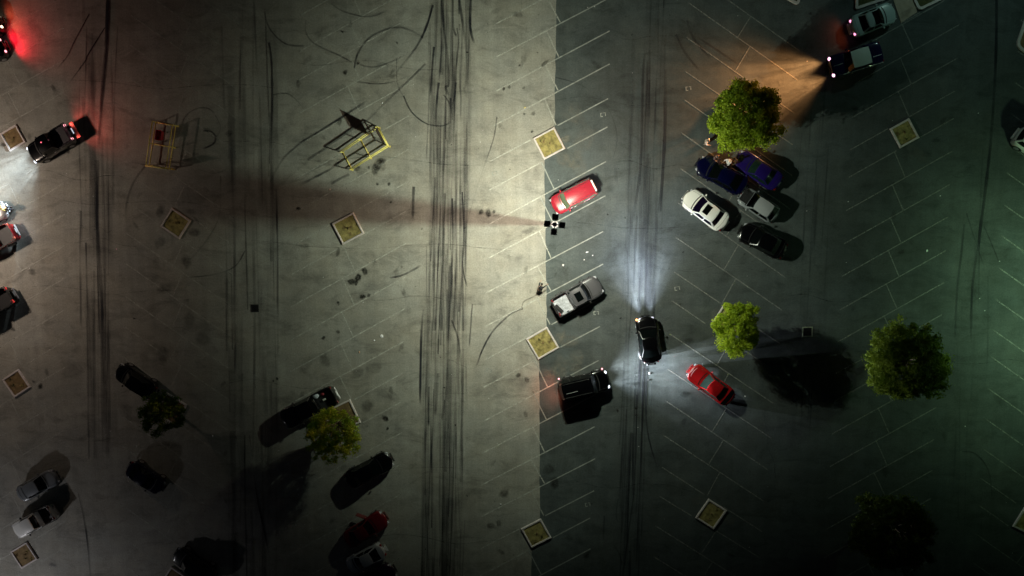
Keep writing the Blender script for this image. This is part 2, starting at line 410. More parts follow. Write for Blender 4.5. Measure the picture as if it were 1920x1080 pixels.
for pts, w, c in (
    ([(829, -10), (833, 60), (840, 110), (841, 158), (836, 163), (841, 181)], .24, K),
    ([(860, -10), (870, 60), (876, 110), (873, 160), (870, 166), (876, 184)], .24, K),
    ([(849, -10), (850, 48), (856, 69)], .2, .75), ([(883, -10), (882, 50), (889, 82)], .26, 1),
    ([(857, 52), (860, 80), (855, 130)], .16, .6), ([(814, 88), (811, 125), (807, 180)], .2, .7),
    ([(827, 52), (828, 90), (824, 150)], .14, .55), ([(845, 184), (846, 240), (844, 330)], .2, .8),
    ([(823, 155), (818, 215), (820, 300)], .2, .7), ([(832, 178), (842, 192), (845, 205)], .16, .5),
    ([(855, 155), (853, 180), (847, 200)], .16, .6), ([(776, 350), (775, 380), (774, 412)], .28, .6),
    ([(848, 372), (849, 420), (848, 500), (846, 570)], .2, .8), ([(867, 360), (870, 430), (868, 500), (876, 538)], .16, .7),
    ([(665, 128), (672, 100), (695, 70), (740, 52), (780, 62), (811, 88)], .17, .75),
    ([(812, 10), (800, 50), (780, 90), (740, 140), (700, 180), (660, 208), (600, 246), (565, 268), (530, 300), (505, 345)], .2, .75),
    ([(798, 120), (770, 148), (720, 195), (690, 225), (650, 250), (590, 292), (545, 330), (520, 352)], .2, .55),
    ([(757, 180), (772, 210), (800, 232), (830, 236), (846, 228)], .14, .5),
    ([(620, 6), (645, 22), (690, 32), (728, 20)], .14, .45), ([(574, 38), (574, 60), (590, 82), (640, 106), (662, 118)], .16, .6),
    ([(570, 87), (535, 82), (505, 52), (495, 15)], .16, .5), ([(676, 122), (700, 126), (735, 116), (795, 84)], .16, .45),
    ([(670, 154), (720, 157), (770, 142), (800, 118)], .13, .4), ([(744, 110), (745, 155), (757, 182)], .12, .4),
    ([(505, 80), (510, 120), (511, 200), (508, 280)], .2, .8), ([(512, 178), (540, 176), (560, 192), (570, 206)], .12, .4),
    ([(646, 300), (615, 320), (560, 348)], .22, .55), ([(640, 298), (600, 312), (570, 330)], .14, .3),
    ([(655, 327), (640, 334), (620, 346)], .26, .6), ([(577, 300), (600, 285), (655, 262)], .24, .65),
    ([(932, 220), (925, 262), (905, 320), (886, 380), (876, 420)], .12, .5),
    ([(980, 579), (956, 590), (925, 620), (905, 655), (893, 688)], .17, .8), ([(980, 579), (979, 572), (985, 563), (1004, 555)], .12, .5),
    ([(731, 521), (757, 515), (791, 497)], .2, .6), ([(794, 578), (790, 640), (788, 760)], .22, .9),
    ([(847, 600), (860, 640), (865, 700), (860, 800)], .2, .7), ([(886, 570), (880, 650)], .15, .5),
    ([(822, 700), (816, 780)], .28, .8), ([(804, 725), (804, 800)], .25, .7), ([(838, 725), (828, 790)], .25, .7),
    ([(202, -10), (199, 80), (195, 130), (190, 200), (184, 290), (182, 400), (184, 450), (190, 540), (193, 640), (198, 740)], .30, .95),
    ([(206, -10), (203, 60), (197, 140), (189, 210)], .26, .6), ([(182, 300), (181, 420), (186, 480)], .5, .5),
    ([(168, 26), (140, 78), (127, 105), (106, 131)], .14, .75), ([(197, 52), (166, 102), (160, 115), (127, 160)], .14, .75),
    ([(152, 395), (150, 480), (151, 545), (152, 614)], .2, .8), ([(163, 50), (161, 140), (159, 212)], .14, .6), ([(221, 50), (217, 130), (213, 255)], .12, .5),
    ([(342, 230), (352, 214), (372, 203), (392, 204), (403, 214)], .14, .6), ([(382, 245), (398, 248), (405, 258), (400, 270), (380, 280)], .16, .7),
    ([(404, 216), (414, 240), (405, 258)], .1, .4), ([(365, 315), (400, 325), (425, 318)], .12, .4),
    ([(273, 311), (253, 338), (240, 370), (236, 410), (245, 445), (265, 475), (300, 495)], .22, .55),
    ([(414, 330), (412, 400), (395, 440), (365, 478), (330, 508)], .16, .4), ([(460, 470), (440, 500), (400, 515), (350, 520)], .14, .4),
    ([(1212, 690), (1211, 760), (1215, 815), (1232, 877)], .15, .9), ([(1206, 690), (1204, 780), (1203, 900)], .14, .8),
    ([(1194, 740), (1190, 900), (1178, 1000), (1166, 1090)], .16, .7), ([(1133, 967), (1131, 1014)], .16, .6), ([(1136, 1000), (1160, 1036), (1166, 1060)], .12, .6),
    ([(1159, 935), (1155, 965), (1160, 982)], .12, .7), ([(1213, 0), (1212, 80), (1206, 130), (1204, 210), (1200, 320), (1185, 420)], .26, .5),
    ([(1248, 130), (1247, 230), (1242, 330), (1236, 400)], .32, .5), ([(1217, 150), (1212, 300), (1205, 390)], .26, .45),
    ([(1041, 145), (1090, 160), (1130, 190), (1150, 225), (1157, 265), (1145, 310)], .10, .45), ([(1154, 315), (1156, 343)], .32, .5),
    ([(1267, 65), (1285, 100), (1313, 135)], .22, .6), ([(1288, 38), (1300, 72), (1332, 110)], .22, .6), ([(1310, 72), (1345, 95), (1390, 125)], .2, .5),
    ([(1868, -10), (1868, 60), (1865, 150), (1857, 270), (1847, 360), (1838, 430), (1834, 470)], .26, 1.0),
    ([(1808, 420), (1802, 480), (1795, 540), (1790, 640)], .2, .8), ([(1832, 468), (1823, 540), (1820, 640)], .22, .7),
    ([(1812, 400), (1826, 445), (1845, 500)], .12, .7), ([(1845, 425), (1858, 455), (1872, 490)], .12, .6),
    ([(1804, 846), (1828, 850), (1848, 872), (1857, 900), (1860, 940)], .12, .7),
    ([(147, 926), (155, 960), (163, 1010), (171, 1090)], .14, .9), ([(443, 818), (448, 850), (452, 895)], .14, .7), ([(468, 815), (474, 860), (482, 930), (505, 1040)], .14, .7),
    ([(443, 608), (441, 700)], .18, .7), ([(455, 700), (452, 785)], .2, .7), ([(1320, 430), (1380, 434), (1440, 448)], .12, .4),
    ([(1265, 330), (1360, 345)], .09, .3)):
    mark(pts, w, c)

def crack(pxs, w=.035, c=.7):
    pts = smooth_path([at(x + random.uniform(-2, 2), y + random.uniform(-1.5, 1.5)) for x, y in pxs], 5)
    cover_mesh('pavement_crack', [(pts, [w * random.uniform(.6, 1.4) for _ in pts], [c * random.uniform(.5, 1.1) for _ in pts])], m_crack, lp if at_left(pts[len(pts) // 2]) else rp)
for y, x0, x1 in ((300, 560, 900), (461, 470, 960), (560, 660, 900), (685, 840, 930), (880, 660, 960), (1010, 700, 940), (70, 1150, 1330), (310, 1160, 1290), (425, 1080, 1480), (440, 1270, 1430), (503, 1200, 1480), (190, 1020, 1260),
                  (910, 1080, 1300), (720, 430, 640), (545, 60, 330), (452, 120, 260), (380, 100, 430), (330, 60, 230), (560, 1480, 1640), (675, 1700, 1915), (930, 1440, 1560), (830, 90, 330), (160, 130, 520), (120, 560, 820)):
    crack([(x0 + (x1 - x0) * i / 9, y + 6 * math.sin(i * .9 + x0) + (i - 4) * 1.2) for i in range(10)], random.uniform(.02, .04), random.uniform(.3, .75))

def stain(x, y, r, cover=.7, m_=None, n=14, ecc=.5, name='oil_stain'):
    c = at(x, y); ang = random.uniform(0, 3.14); V = [(c.x, c.y, 0)]; A = [cover]; z = nextz()
    for ring, (f, cv) in enumerate(((.55, cover), (1.0, 0.0))):
        for i in range(n):
            a = 2 * math.pi * i / n
            rr = r * f * (1 + ecc * .7 * noise.noise(Vector((math.cos(a) * 1.4 + x, math.sin(a) * 1.4 + y, 0))))
            px_, py_ = rr * math.cos(a), rr * (1 - ecc * .6) * math.sin(a)
            V.append((c.x + px_ * math.cos(ang) - py_ * math.sin(ang), c.y + px_ * math.sin(ang) + py_ * math.cos(ang), 0)); A.append(cv)
    V = [(a_, b_, z) for a_, b_, _ in V]
    F = [(0, 1 + i, 1 + (i + 1) % n) for i in range(n)] + [(1 + i, 1 + n + i, 1 + n + (i + 1) % n, 1 + (i + 1) % n) for i in range(n)]
    me = bpy.data.meshes.new(name); me.from_pydata(V, [], F); me.materials.append(m_ or m_oil)
    at_ = me.attributes.new('cover', 'FLOAT', 'POINT'); at_.data.foreach_set('value', A)
    o = bpy.data.objects.new(name, me); COL.objects.link(o); o.parent = lp if at_left(c) else rp
for x, y, r, c in ((660, 528, .45, 1), (672, 520, .5, 1), (684, 508, .45, .9), (668, 530, .3, 1), (710, 308, .7, .6), (704, 318, .6, .55), (716, 302, .5, .55), (692, 314, .2, .6),
                   (902, 398, .35, .8), (916, 400, .45, .85), (926, 397, .25, .7), (723, 784, .4, 1), (727, 803, .2, 1), (680, 556, .35, 1), (692, 554, .25, .9), (635, 568, .25, .8), (607, 633, .25, .8), (635, 622, .25, .8),
                   (730, 345, .22, .8), (708, 345, .2, .8), (636, 280, .25, .5), (560, 391, .25, .9), (733, 379, .18, .8), (945, 167, .2, .9), (955, 164, .2, .9), (982, 165, .2, .5), (648, 136, .3, .8), (672, 119, .2, .8), (642, 60, .15, 1),
                   (76, 724, .35, .9), (63, 715, .2, .7), (25, 617, .3, .5), (300, 398, .6, .5), (300, 455, .8, .35), (350, 490, .8, .45), (365, 436, .7, .5), (310, 540, .9, .35), (380, 635, 1.0, .3), (305, 663, 1.0, .35), (355, 600, 1.0, .25),
                   (1000, 213, .28, .5), (983, 214, .15, 1), (998, 247, .16, 1), (974, 123, .12, .9), (1008, 99, .1, .8), (972, 703, .35, .6), (988, 712, .35, .6), (1160, 690, .3, .2), (986, 777, .4, .4), (1284, 739, .5, .5), (1300, 748, .4, .3),
                   (1040, 905, .7, .5), (1100, 1040, .5, .5), (1030, 880, .8, .4), (945, 925, .6, .5), (920, 985, .5, .6), (935, 980, .4, .6), (700, 690, 1.0, .3), (670, 700, .8, .3), (690, 760, .8, .4), (610, 675, .8, .35),
                   (1360, 520, .8, .25), (1290, 640, .6, .3), (1340, 690, .5, .3), (1158, 770, .18, .9), (1192, 765, .2, .8), (1193, 778, .14, .9), (430, 250, .5, .4), (520, 710, .2, .9), (513, 714, .15, .8), (252, 597, .15, 1), (60, 510, .5, .4)):
    stain(x, y, r, c)
random.seed(21)
for _ in range(210):
    x = random.choice((random.uniform(560, 760), random.uniform(900, 1130), random.uniform(250, 430), random.uniform(1270, 1480), random.uniform(1590, 1780), random.uniform(0, 110)))
    stain(x, random.uniform(10, 1070), random.choice((.06, .07, .09, .12, .16, .5)), random.uniform(.2, .6), n=9, ecc=.9)
for _ in range(60):
    x = random.gauss(842, 60) if random.random() < .5 else random.gauss(1205, 50)
    stain(x, random.uniform(0, 1080), random.choice((.06, .09, .13)), random.uniform(.4, .9), n=8)
for _ in range(130):
    x = random.choice((random.uniform(560, 760), random.uniform(910, 1120), random.uniform(250, 430), random.uniform(1270, 1480), random.uniform(1590, 1780)))
    stain(x, random.uniform(10, 1070), random.uniform(.25, .75), random.uniform(.10, .34), n=12, ecc=.9)
for _ in range(46):
    x, y = random.uniform(20, 1900), random.uniform(20, 1060); a_ = random.choice((0, 0, 0, 1.5)) + random.uniform(-.25, .25); l_ = random.uniform(40, 150)
    crack([(x + l_ * i / 6 * math.cos(a_) + random.uniform(-4, 4), y + l_ * i / 6 * math.sin(a_) + random.uniform(-4, 4)) for i in range(7)], random.uniform(.015, .03), random.uniform(.25, .65))
# long drifts of pale grit on the dark side
for x, y, r, c in ((1075, 215, 1.6, .35), (1095, 262, 1.8, .3), (1058, 262, .7, .8), (1060, 300, 1.2, .5), (1083, 305, 1.5, .3), (1050, 632, .9, .8), (1066, 640, 1.3, .45), (1050, 688, 1.6, .6), (1080, 680, 1.5, .5), (1030, 700, .9, .5), (1345, 588, 1.0, .4), (1036, 283, .35, .9),
                   (1720, 290, 1.2, .3), (1310, 938, .8, .3), (1365, 975, .9, .3), (940, 238, .45, .6), (955, 482, .35, .7), (1740, 730, 1, .3)):
    stain(x, y, r, c, m_=m_dust, n=18, ecc=.7, name='sand_patch')

# ------------------------------------------------------------------ materials for things
m_kerb = mat('kerb concrete', (.62, .56, .54), .85, var=.16, scale=5)
m_kerb_side = m_kerb
m_straw = mat('dry straw grass', (.29, .24, .085), .95, var=.6, scale=2.6)
m_soil = mat('bare brown soil', (.20, .135, .06), .95, var=.35, scale=4)
m_grass = mat('dark turf', (.07, .075, .025), .95, var=.5, scale=5)
m_steel = mat('galvanised steel', (.42, .40, .40), .45, metal=.5)
m_black = mat('matt black metal', (.012, .012, .014), .6)
m_lens = mat('lamp lens', (.9, .9, .85), .3, emit=(1, .95, .85), strength=6)
m_yellow = mat('yellow painted tube', (.88, .77, .22), .45, var=.12, scale=9)
m_sign = mat('sign panel', (.025, .02, .02), .6)
m_glass = mat('dark car glass', (.002, .003, .003), .05, spec=.5)
m_tire = mat('tire rubber', (.015, .015, .016), .85)
m_rim = mat('alloy rim', (.45, .45, .47), .3, metal=.8)
m_trim = mat('black plastic trim', (.014, .014, .015), .55)
m_lampoff = mat('clear lamp cover', (.45, .46, .5), .12, spec=.7)
m_redoff = mat('red lamp cover', (.25, .01, .012), .15, spec=.7)
m_redon = mat('lit red lamp', (.8, .05, .05), .3, emit=(1.0, .14, .20), strength=3)
m_redcore = mat('lit brake lamp', (.9, .4, .4), .3, emit=(1.0, .36, .42), strength=2.6)
m_warmon = mat('lit warm headlamp', (1, .9, .9), .3, emit=(1.0, .50, .74), strength=2.4)
m_whiteon = mat('lit white headlamp', (1, 1, 1), .3, emit=(.80, .88, 1.0), strength=2)
m_orangeon = mat('lit amber lamp', (1, .4, .1), .3, emit=(1, .36, .12), strength=6)
m_plate = mat('licence plate', (.6, .6, .6), .4)
m_liner = mat('truck bed liner', (.30, .31, .33), .55, var=.3, scale=6)

# ------------------------------------------------------------------ tree planters
def planter(c4, filling, label, scrap=None):
    """c4: pixel corners left, top, right, bottom of the outer kerb (ground)"""
    P = [at(*p) for p in c4]
    c = sum(P, Vector()) / 4; c.z = 0
    ux = (P[1] - P[0] + P[2] - P[3]).normalized()
    w = ((P[1] - P[0]).length + (P[2] - P[3]).length) / 2; h = ((P[3] - P[0]).length + (P[2] - P[1]).length) / 2
    rz = math.atan2(ux.y, ux.x)
    t = thing('tree_planter', c, rz, label, 'planter', 'square kerbed tree planters between the stall rows')
    k = .16; hh = .15
    for n_, (cx, cy, sx, sy) in enumerate(((0, h / 2 - k / 2, w, k), (0, -h / 2 + k / 2, w, k), (-w / 2 + k / 2, 0, k, h - 2 * k - .006), (w / 2 - k / 2, 0, k, h - 2 * k - .006))):
        MB().box((cx, cy, hh / 2), (sx, sy, hh), bev=.025).build('kerb', m_kerb, t)
    # bumpy filling
    g = MB(); n = 12; iw, ih = w - 2 * k + .02, h - 2 * k + .02; vs = []
    for j in range(n + 1):
        for i in range(n + 1):
            x, y = (i / n - .5) * iw, (j / n - .5) * ih
            vs.append((x, y, .07 + .05 * noise.noise(Vector((x * 2 + c.x, y * 2 + c.y, 0))) + .02 * noise.noise(Vector((x * 9, y * 9 + c.y, 1)))))
    g.add(vs, [(j * (n + 1) + i, j * (n + 1) + i + 1, (j + 1) * (n + 1) + i + 1, (j + 1) * (n + 1) + i) for j in range(n) for i in range(n)])
    g.build('soil', filling, t, smooth=True)
    if scrap:
        MB().tube((.05, 0, .05), (.05, 0, .16), .09, .06, 9).build('stump', m_soil, t)
        gb = MB()
        for _ in range(60):
            x, y = random.uniform(-iw / 2, iw / 2), random.uniform(-ih / 2, ih / 2)
            gb.tube((x, y, .06), (x + random.uniform(-.08, .08), y + random.uniform(-.08, .08), random.uniform(.12, .2)), .012, .003, 3, False)
        tag(gb.build('dry_grass', filling, t), kind='stuff')
    for _ in range(random.randint(2, 5)):
        wm = MB(); x, y = random.uniform(-iw / 2.6, iw / 2.6), random.uniform(-ih / 2.6, ih / 2.6)
        for i in range(10):
            a = random.uniform(0, 6.3); l_ = random.uniform(.08, .26)
            wm.tube((x, y, .07), (x + l_ * math.cos(a), y + l_ * math.sin(a), random.uniform(.09, .2)), .03, .006, 3, False)
        wm.build('weed', random.choice((m_soil, m_grass, m_straw)), t)
    return t
planter([(999, 260), (1039, 238), (1060, 279), (1020.5, 299.5)], m_straw, 'planter of yellow dry grass just above the red wagon beside the lamp post', 1)
planter([(986, 635), (1027, 612), (1047.6, 652), (1009, 674.6)], m_straw, 'planter of dry grass below the silver pickup and above the dark wagon', 1)
planter([(976, 991), (1014, 972), (1034, 1007.5), (997.5, 1026)], m_straw, 'planter of dry grass on the asphalt seam at the bottom edge', 1)
planter([(622, 419), (662, 399), (684, 437), (644, 459)], m_straw, 'planter of dry grass at the tip of the brown wedge below the yellow cart corral', 1)
planter([(603, 772), (655, 750), (679, 790), (628, 814)], m_soil, 'planter whose corner shows beneath the yellow green tree beside the black pickup')
planter([(302, 424), (323, 390), (359, 413), (337, 449)], m_straw, 'planter of dull brown grass alone below the left cart corral', 1)
planter([(291, 774), (314, 735), (351, 759), (330, 799)], m_soil, 'planter half hidden by the small dark tree near the parked black car')
planter([(2, 250), (33, 233), (48, 267), (19, 285)], m_soil, 'planter at the left edge in front of the black pickup headlights', 1)
planter([(8, 710), (37, 691), (57, 726), (26, 747)], m_soil, 'planter of bare brown soil alone on the left edge')
planter([(21, 1033), (52, 1015), (71, 1048), (42, 1066)], m_soil, 'planter in the bottom left corner just below the white pickup')
planter([(1303, 970), (1329, 934), (1362, 957), (1338, 992)], m_straw, 'planter of dark straw alone in the lower right empty stalls', 1)
planter([(1333, 607), (1357, 571), (1393, 594), (1370, 630)], m_straw, 'planter corner under the bright green small tree')
planter([(1345, 228), (1368, 190), (1405, 214), (1382, 250)], m_soil, 'planter hidden under the big bright tree above the blue cars')
planter([(1667, 241), (1704, 222), (1722, 258), (1687, 279)], m_straw, 'planter of olive grass alone below the parked classic car', 1)
planter([(1637, 669), (1676, 649), (1694, 685), (1656, 706)], m_straw, 'planter under the big dark green tree on the right')
planter([(1618, 955), (1655, 935), (1674, 971), (1637, 992)], m_straw, 'planter corner peeping out beside the darkest bottom right tree')
planter([(1899, 984), (1922, 948), (1956, 972), (1934, 1008)], m_straw, 'planter cut by the right edge at the bottom')
planter([(302, 1092), (322, 1062), (356, 1084), (336, 1114)], m_soil, 'planter cut by the bottom edge beside the black car in shadow')

# kerbed islands in the upper right
def kerbed(name, pts_px, label, cat, filling, wd=.22):
    P = [at(*p) for p in pts_px]; c = sum(P, Vector()) / len(P)
    t = thing(name, c, 0, label, cat)
    Q = [p - c for p in P]; n = len(Q); k = MB()
    area = sum(Q[i].x * Q[(i + 1) % n].y - Q[(i + 1) % n].x * Q[i].y for i in range(n))
    sg = 1 if area > 0 else -1
    inn = []
    for i in range(n):
        a = (Q[i] - Q[i - 1]).normalized(); b = (Q[(i + 1) % n] - Q[i]).normalized()
        na = Vector((-a.y, a.x, 0)) * sg; nb = Vector((-b.y, b.x, 0)) * sg
        m_ = (na + nb).normalized(); inn.append(Q[i] + m_ * wd / max(.4, m_.dot(na)))
    vs = [(p.x, p.y, 0) for p in Q] + [(p.x, p.y, .15) for p in Q] + [(p.x, p.y, .15) for p in inn] + [(p.x, p.y, .02) for p in inn]
    fs = []
    for i in range(n):
        j = (i + 1) % n
        fs += [(i, j, n + j, n + i), (n + i, n + j, 2 * n + j, 2 * n + i), (2 * n + i, 2 * n + j, 3 * n + j, 3 * n + i)]
    k.add(vs, fs).build('kerb', m_kerb, t)
    MB().poly([(p.x, p.y) for p in inn], .09).build('turf', filling, t)
    return t
def arc(cx, cy, r, a0, a1, n=6): return [(cx + r * math.cos(math.radians(a0 + (a1 - a0) * i / n)), cy + r * math.sin(math.radians(a0 + (a1 - a0) * i / n))) for i in range(n + 1)]
kerbed('kerbed_island', [(1440, -70), (1440, -22), (1476, 0)] + [(1488, 7), (1493, 9), (1497, 7), (1499, 3)] + [(1501, -70)], 'rounded tip of a kerbed island at the top edge left of the orange glow', 'island', m_grass)
kerbed('kerbed_island', [(1700, -60), (1709, -8), (1714, 6), (1718, 14), (1722, 18), (1728, 18), (1765, 0), (1840, -36), (1840, -90)], 'kerbed turf island at the top edge right of the silver car', 'island', m_grass)
kerbed('kerbed_island', [(1990, 10), (1925, 26), (1917, 46), (1911, 64), (1906, 78), (1906, 86), (1911, 93), (1930, 106), (1990, 140)], 'kerbed island cut by the upper right edge', 'island', m_soil)
kerbed('kerbed_island', [(1603, -70), (1603, 16), (1606, 18), (1645, 5), (1690, -9), (1690, -70)], 'narrow planted verge behind the silver car at the top edge', 'island', m_grass)
walk = MB().poly([at(*p) for p in ((1674, -2), (1689, 43), (1719, 23), (1700, -62), (1690, -62))], 0.0, .05).build('path', mat('path concrete', (.40, .33, .26), .9, var=.15, scale=3)); tag(walk, kind='structure')
stripe(at(1692, 42), at(1724, 24)); stripe(at(1684, 30), at(1712, 92))

# ------------------------------------------------------------------ light poles
m_ct = 0
def lamp_light(name, parent, loc, watts, col, radius, profile='mid', asym=None):
    l = bpy.data.lights.new(name, 'POINT'); l.energy = watts; l.color = (1, 1, 1); l.shadow_soft_size = radius
    l.use_nodes = True; nt = l.node_tree; e = nt.nodes['Emission']; e.inputs['Color'].default_value = (*col, 1)
    g = nt.nodes.new('ShaderNodeNewGeometry'); sx = nt.nodes.new('ShaderNodeSeparateXYZ'); a = nt.nodes.new('ShaderNodeMath'); a.operation = 'ABSOLUTE'
    cr = nt.nodes.new('ShaderNodeValToRGB'); el = cr.color_ramp.elements
    # candela curve of a flat shoebox luminaire against the cosine of the angle from straight down
    pts = {'wide': ((0.0, 0), (.21, 0), (.28, .10), (.37, .72), (.47, 1.05), (.70, .68), (1.0, .46)),
           'narrow': ((0.0, 0), (.22, 0), (.34, .12), (.50, .42), (.66, .8), (.82, 1.0), (1.0, 1.0)),
           'mid': ((0.0, 0), (.22, 0), (.30, .22), (.38, .58), (.50, .95), (.70, 1.0), (1.0, .85))}[profile]
    while len(el) < len(pts): el.new(.5)
    for q, (p_, v_) in zip(el, pts):
        q.position = p_; q.color = (v_, v_, v_, 1)
    nt.links.new(g.outputs['Incoming'], sx.inputs[0]); nt.links.new(sx.outputs[2], a.inputs[0]); nt.links.new(a.outputs[0], cr.inputs['Fac'])
    if asym:
        mr = nt.nodes.new('ShaderNodeMapRange'); mr.interpolation_type = 'SMOOTHSTEP'
        mr.inputs['From Min'].default_value = -.45; mr.inputs['From Max'].default_value = .45; mr.inputs['To Min'].default_value = asym[0]; mr.inputs['To Max'].default_value = asym[1]
        mu = nt.nodes.new('ShaderNodeMath'); mu.operation = 'MULTIPLY'
        nt.links.new(sx.outputs[0], mr.inputs['Value']); nt.links.new(mr.outputs['Result'], mu.inputs[0]); nt.links.new(cr.outputs['Color'], mu.inputs[1]); nt.links.new(mu.outputs[0], e.inputs['Strength'])
    else:
        nt.links.new(cr.outputs['Color'], e.inputs['Strength'])
    o = bpy.data.objects.new(name, l); COL.objects.link(o); o.parent = parent; o.location = loc
    return o
for key, q in POLE.items():
    lab = {'centre': 'grey light pole with four square black lamp heads seen from straight above', 'east': 'light pole standing beyond the right edge with greenish lamps',
           'west': 'light pole standing beyond the left edge with dull orange lamps', 'south': 'light pole standing beyond the lower left corner', 'north': 'light pole standing beyond the top right corner'}[key]
    t = thing('light_pole', q['p'], math.radians(q['rot']), lab, 'light pole', 'light poles of the parking lot')
    MB().tube((0, 0, 0), (0, 0, .75), .34, .31, 20).build('pole_base', mat('painted concrete base', (.62, .58, .60), .8, var=.1, scale=6), t)
    MB().tube((0, 0, .75), (0, 0, LAMP_Z + .02), .085, .047, 12).build('pole', m_steel, t, smooth=True)
    MB().box((0, 0, LAMP_Z + .03), (.30, .30, .06)).build('pole_cap', m_steel, t)
    for k in range(4):
        a = k * math.pi / 2; co, si = math.cos(a), math.sin(a); r = .56
        MB().box((.235 * co, .235 * si, LAMP_Z - .02), (.30, .06, .07), a).build('arm', m_steel, t)
        hb = MB(); w = .46
        hb.box((0, 0, .08), (w, w, .06), bev=.012)
        for s_ in (-1, 1):
            hb.box((s_ * (w / 2 - .01), 0, -.045), (.02, w, .19)); hb.box((0, s_ * (w / 2 - .01), -.045), (w - .042, .02, .19))
        hd = hb.build('lamp_head', m_black, t, loc=(r * co, r * si, LAMP_Z), rz=a)
        MB().box((0, 0, .045), (w - .05, w - .05, .006)).build('lens', m_lens, hd)
        main = (k == 2) if key == 'east' else (k == 0)
        w_, col_ = (q['w'][0], q['heads'][0]) if main else (q['w'][1], q['heads'][1])
        prof, asy, rad = ('narrow' if key in ('east', 'west') else 'mid'), None, .17
        if main and key in ('centre', 'west'): prof = 'wide'
        if key == 'centre':
            if main: asy, rad = (1.0, .62), .022
            elif k == 2: asy = (1.0, .5); w_ = 3600
            else: prof = 'narrow'; col_ = (1.0, .86, .72); w_ = 3300
        lamp_light('lamp', t, (r * co, r * si, LAMP_Z - .16), w_, col_, rad, prof, asy)

# ------------------------------------------------------------------ vehicles
PAINT = {}
def paint(name, col, rough=.32, metal=.0, coat=1.0):
    m = mat('paint ' + name, col, rough, metal=metal, coat=coat); return m
def interp(tab, x):
    for (x0, v0), (x1, v1) in zip(tab[:-1], tab[1:]):
        if x0 >= x >= x1:
            t = (x0 - x) / max(1e-9, x0 - x1); t = t * t * (3 - 2 * t) if False else t
            return v0 + (v1 - v0) * t
    return tab[-1][1] if x < tab[-1][0] else tab[0][1]
KIND = {  # tops along x/L, greenhouse (screen base, roof front, roof rear, rear base), belt, roof, roundness of ends, nose bow, track
    'sedan': dict(top=((.5, .58), (.485, .70), (.44, .78), (.24, .93), (-.36, .99), (-.46, .97), (-.49, .86), (-.5, .6)), gh=(.225, .085, -.20, -.345), belt=.93, roof=1.43, rnd=.30, bow=.28, wb=.90, wt=.68),
    'coupe': dict(top=((.5, .55), (.485, .66), (.44, .76), (.20, .92), (-.36, .97), (-.46, .97), (-.49, .86), (-.5, .6)), gh=(.19, .04, -.17, -.34), belt=.91, roof=1.33, rnd=.30, bow=.24, wb=.89, wt=.64),
    'round': dict(top=((.5, .50), (.485, .62), (.44, .74), (.22, .92), (-.36, .98), (-.45, .94), (-.485, .80), (-.5, .6)), gh=(.23, .05, -.16, -.40), belt=.92, roof=1.36, rnd=.40, bow=.36, wb=.90, wt=.64),
    'suv': dict(top=((.5, .72), (.488, .92), (.44, 1.04), (.24, 1.14), (-.48, 1.14), (-.492, 1.0), (-.5, .7)), gh=(.25, .15, -.44, -.485), belt=1.12, roof=1.78, rnd=.20, bow=.16, wb=.93, wt=.76),
    'hatch': dict(top=((.5, .55), (.485, .70), (.44, .80), (.26, .95), (-.45, 1.0), (-.49, .9), (-.5, .6)), gh=(.25, .10, -.27, -.45), belt=.95, roof=1.46, rnd=.30, bow=.26, wb=.90, wt=.68),
    'classic': dict(top=((.5, .66), (.492, .82), (.44, .88), (.20, .93), (-.44, .95), (-.49, .90), (-.5, .66)), gh=(.20, .12, -.22, -.28), belt=.92, roof=1.38, rnd=.10, bow=.07, wb=.92, wt=.74),
    'pickup': dict(top=((.5, .72), (.488, .94), (.44, 1.08), (.20, 1.18), (-.16, 1.2), (-.161, 1.2), (-.49, 1.2), (-.5, 1.2)), gh=(.215, .13, -.095, -.135), belt=1.18, roof=1.80, rnd=.16, bow=.14, wb=.92, wt=.74, bed=(-.165, -.478)),
}
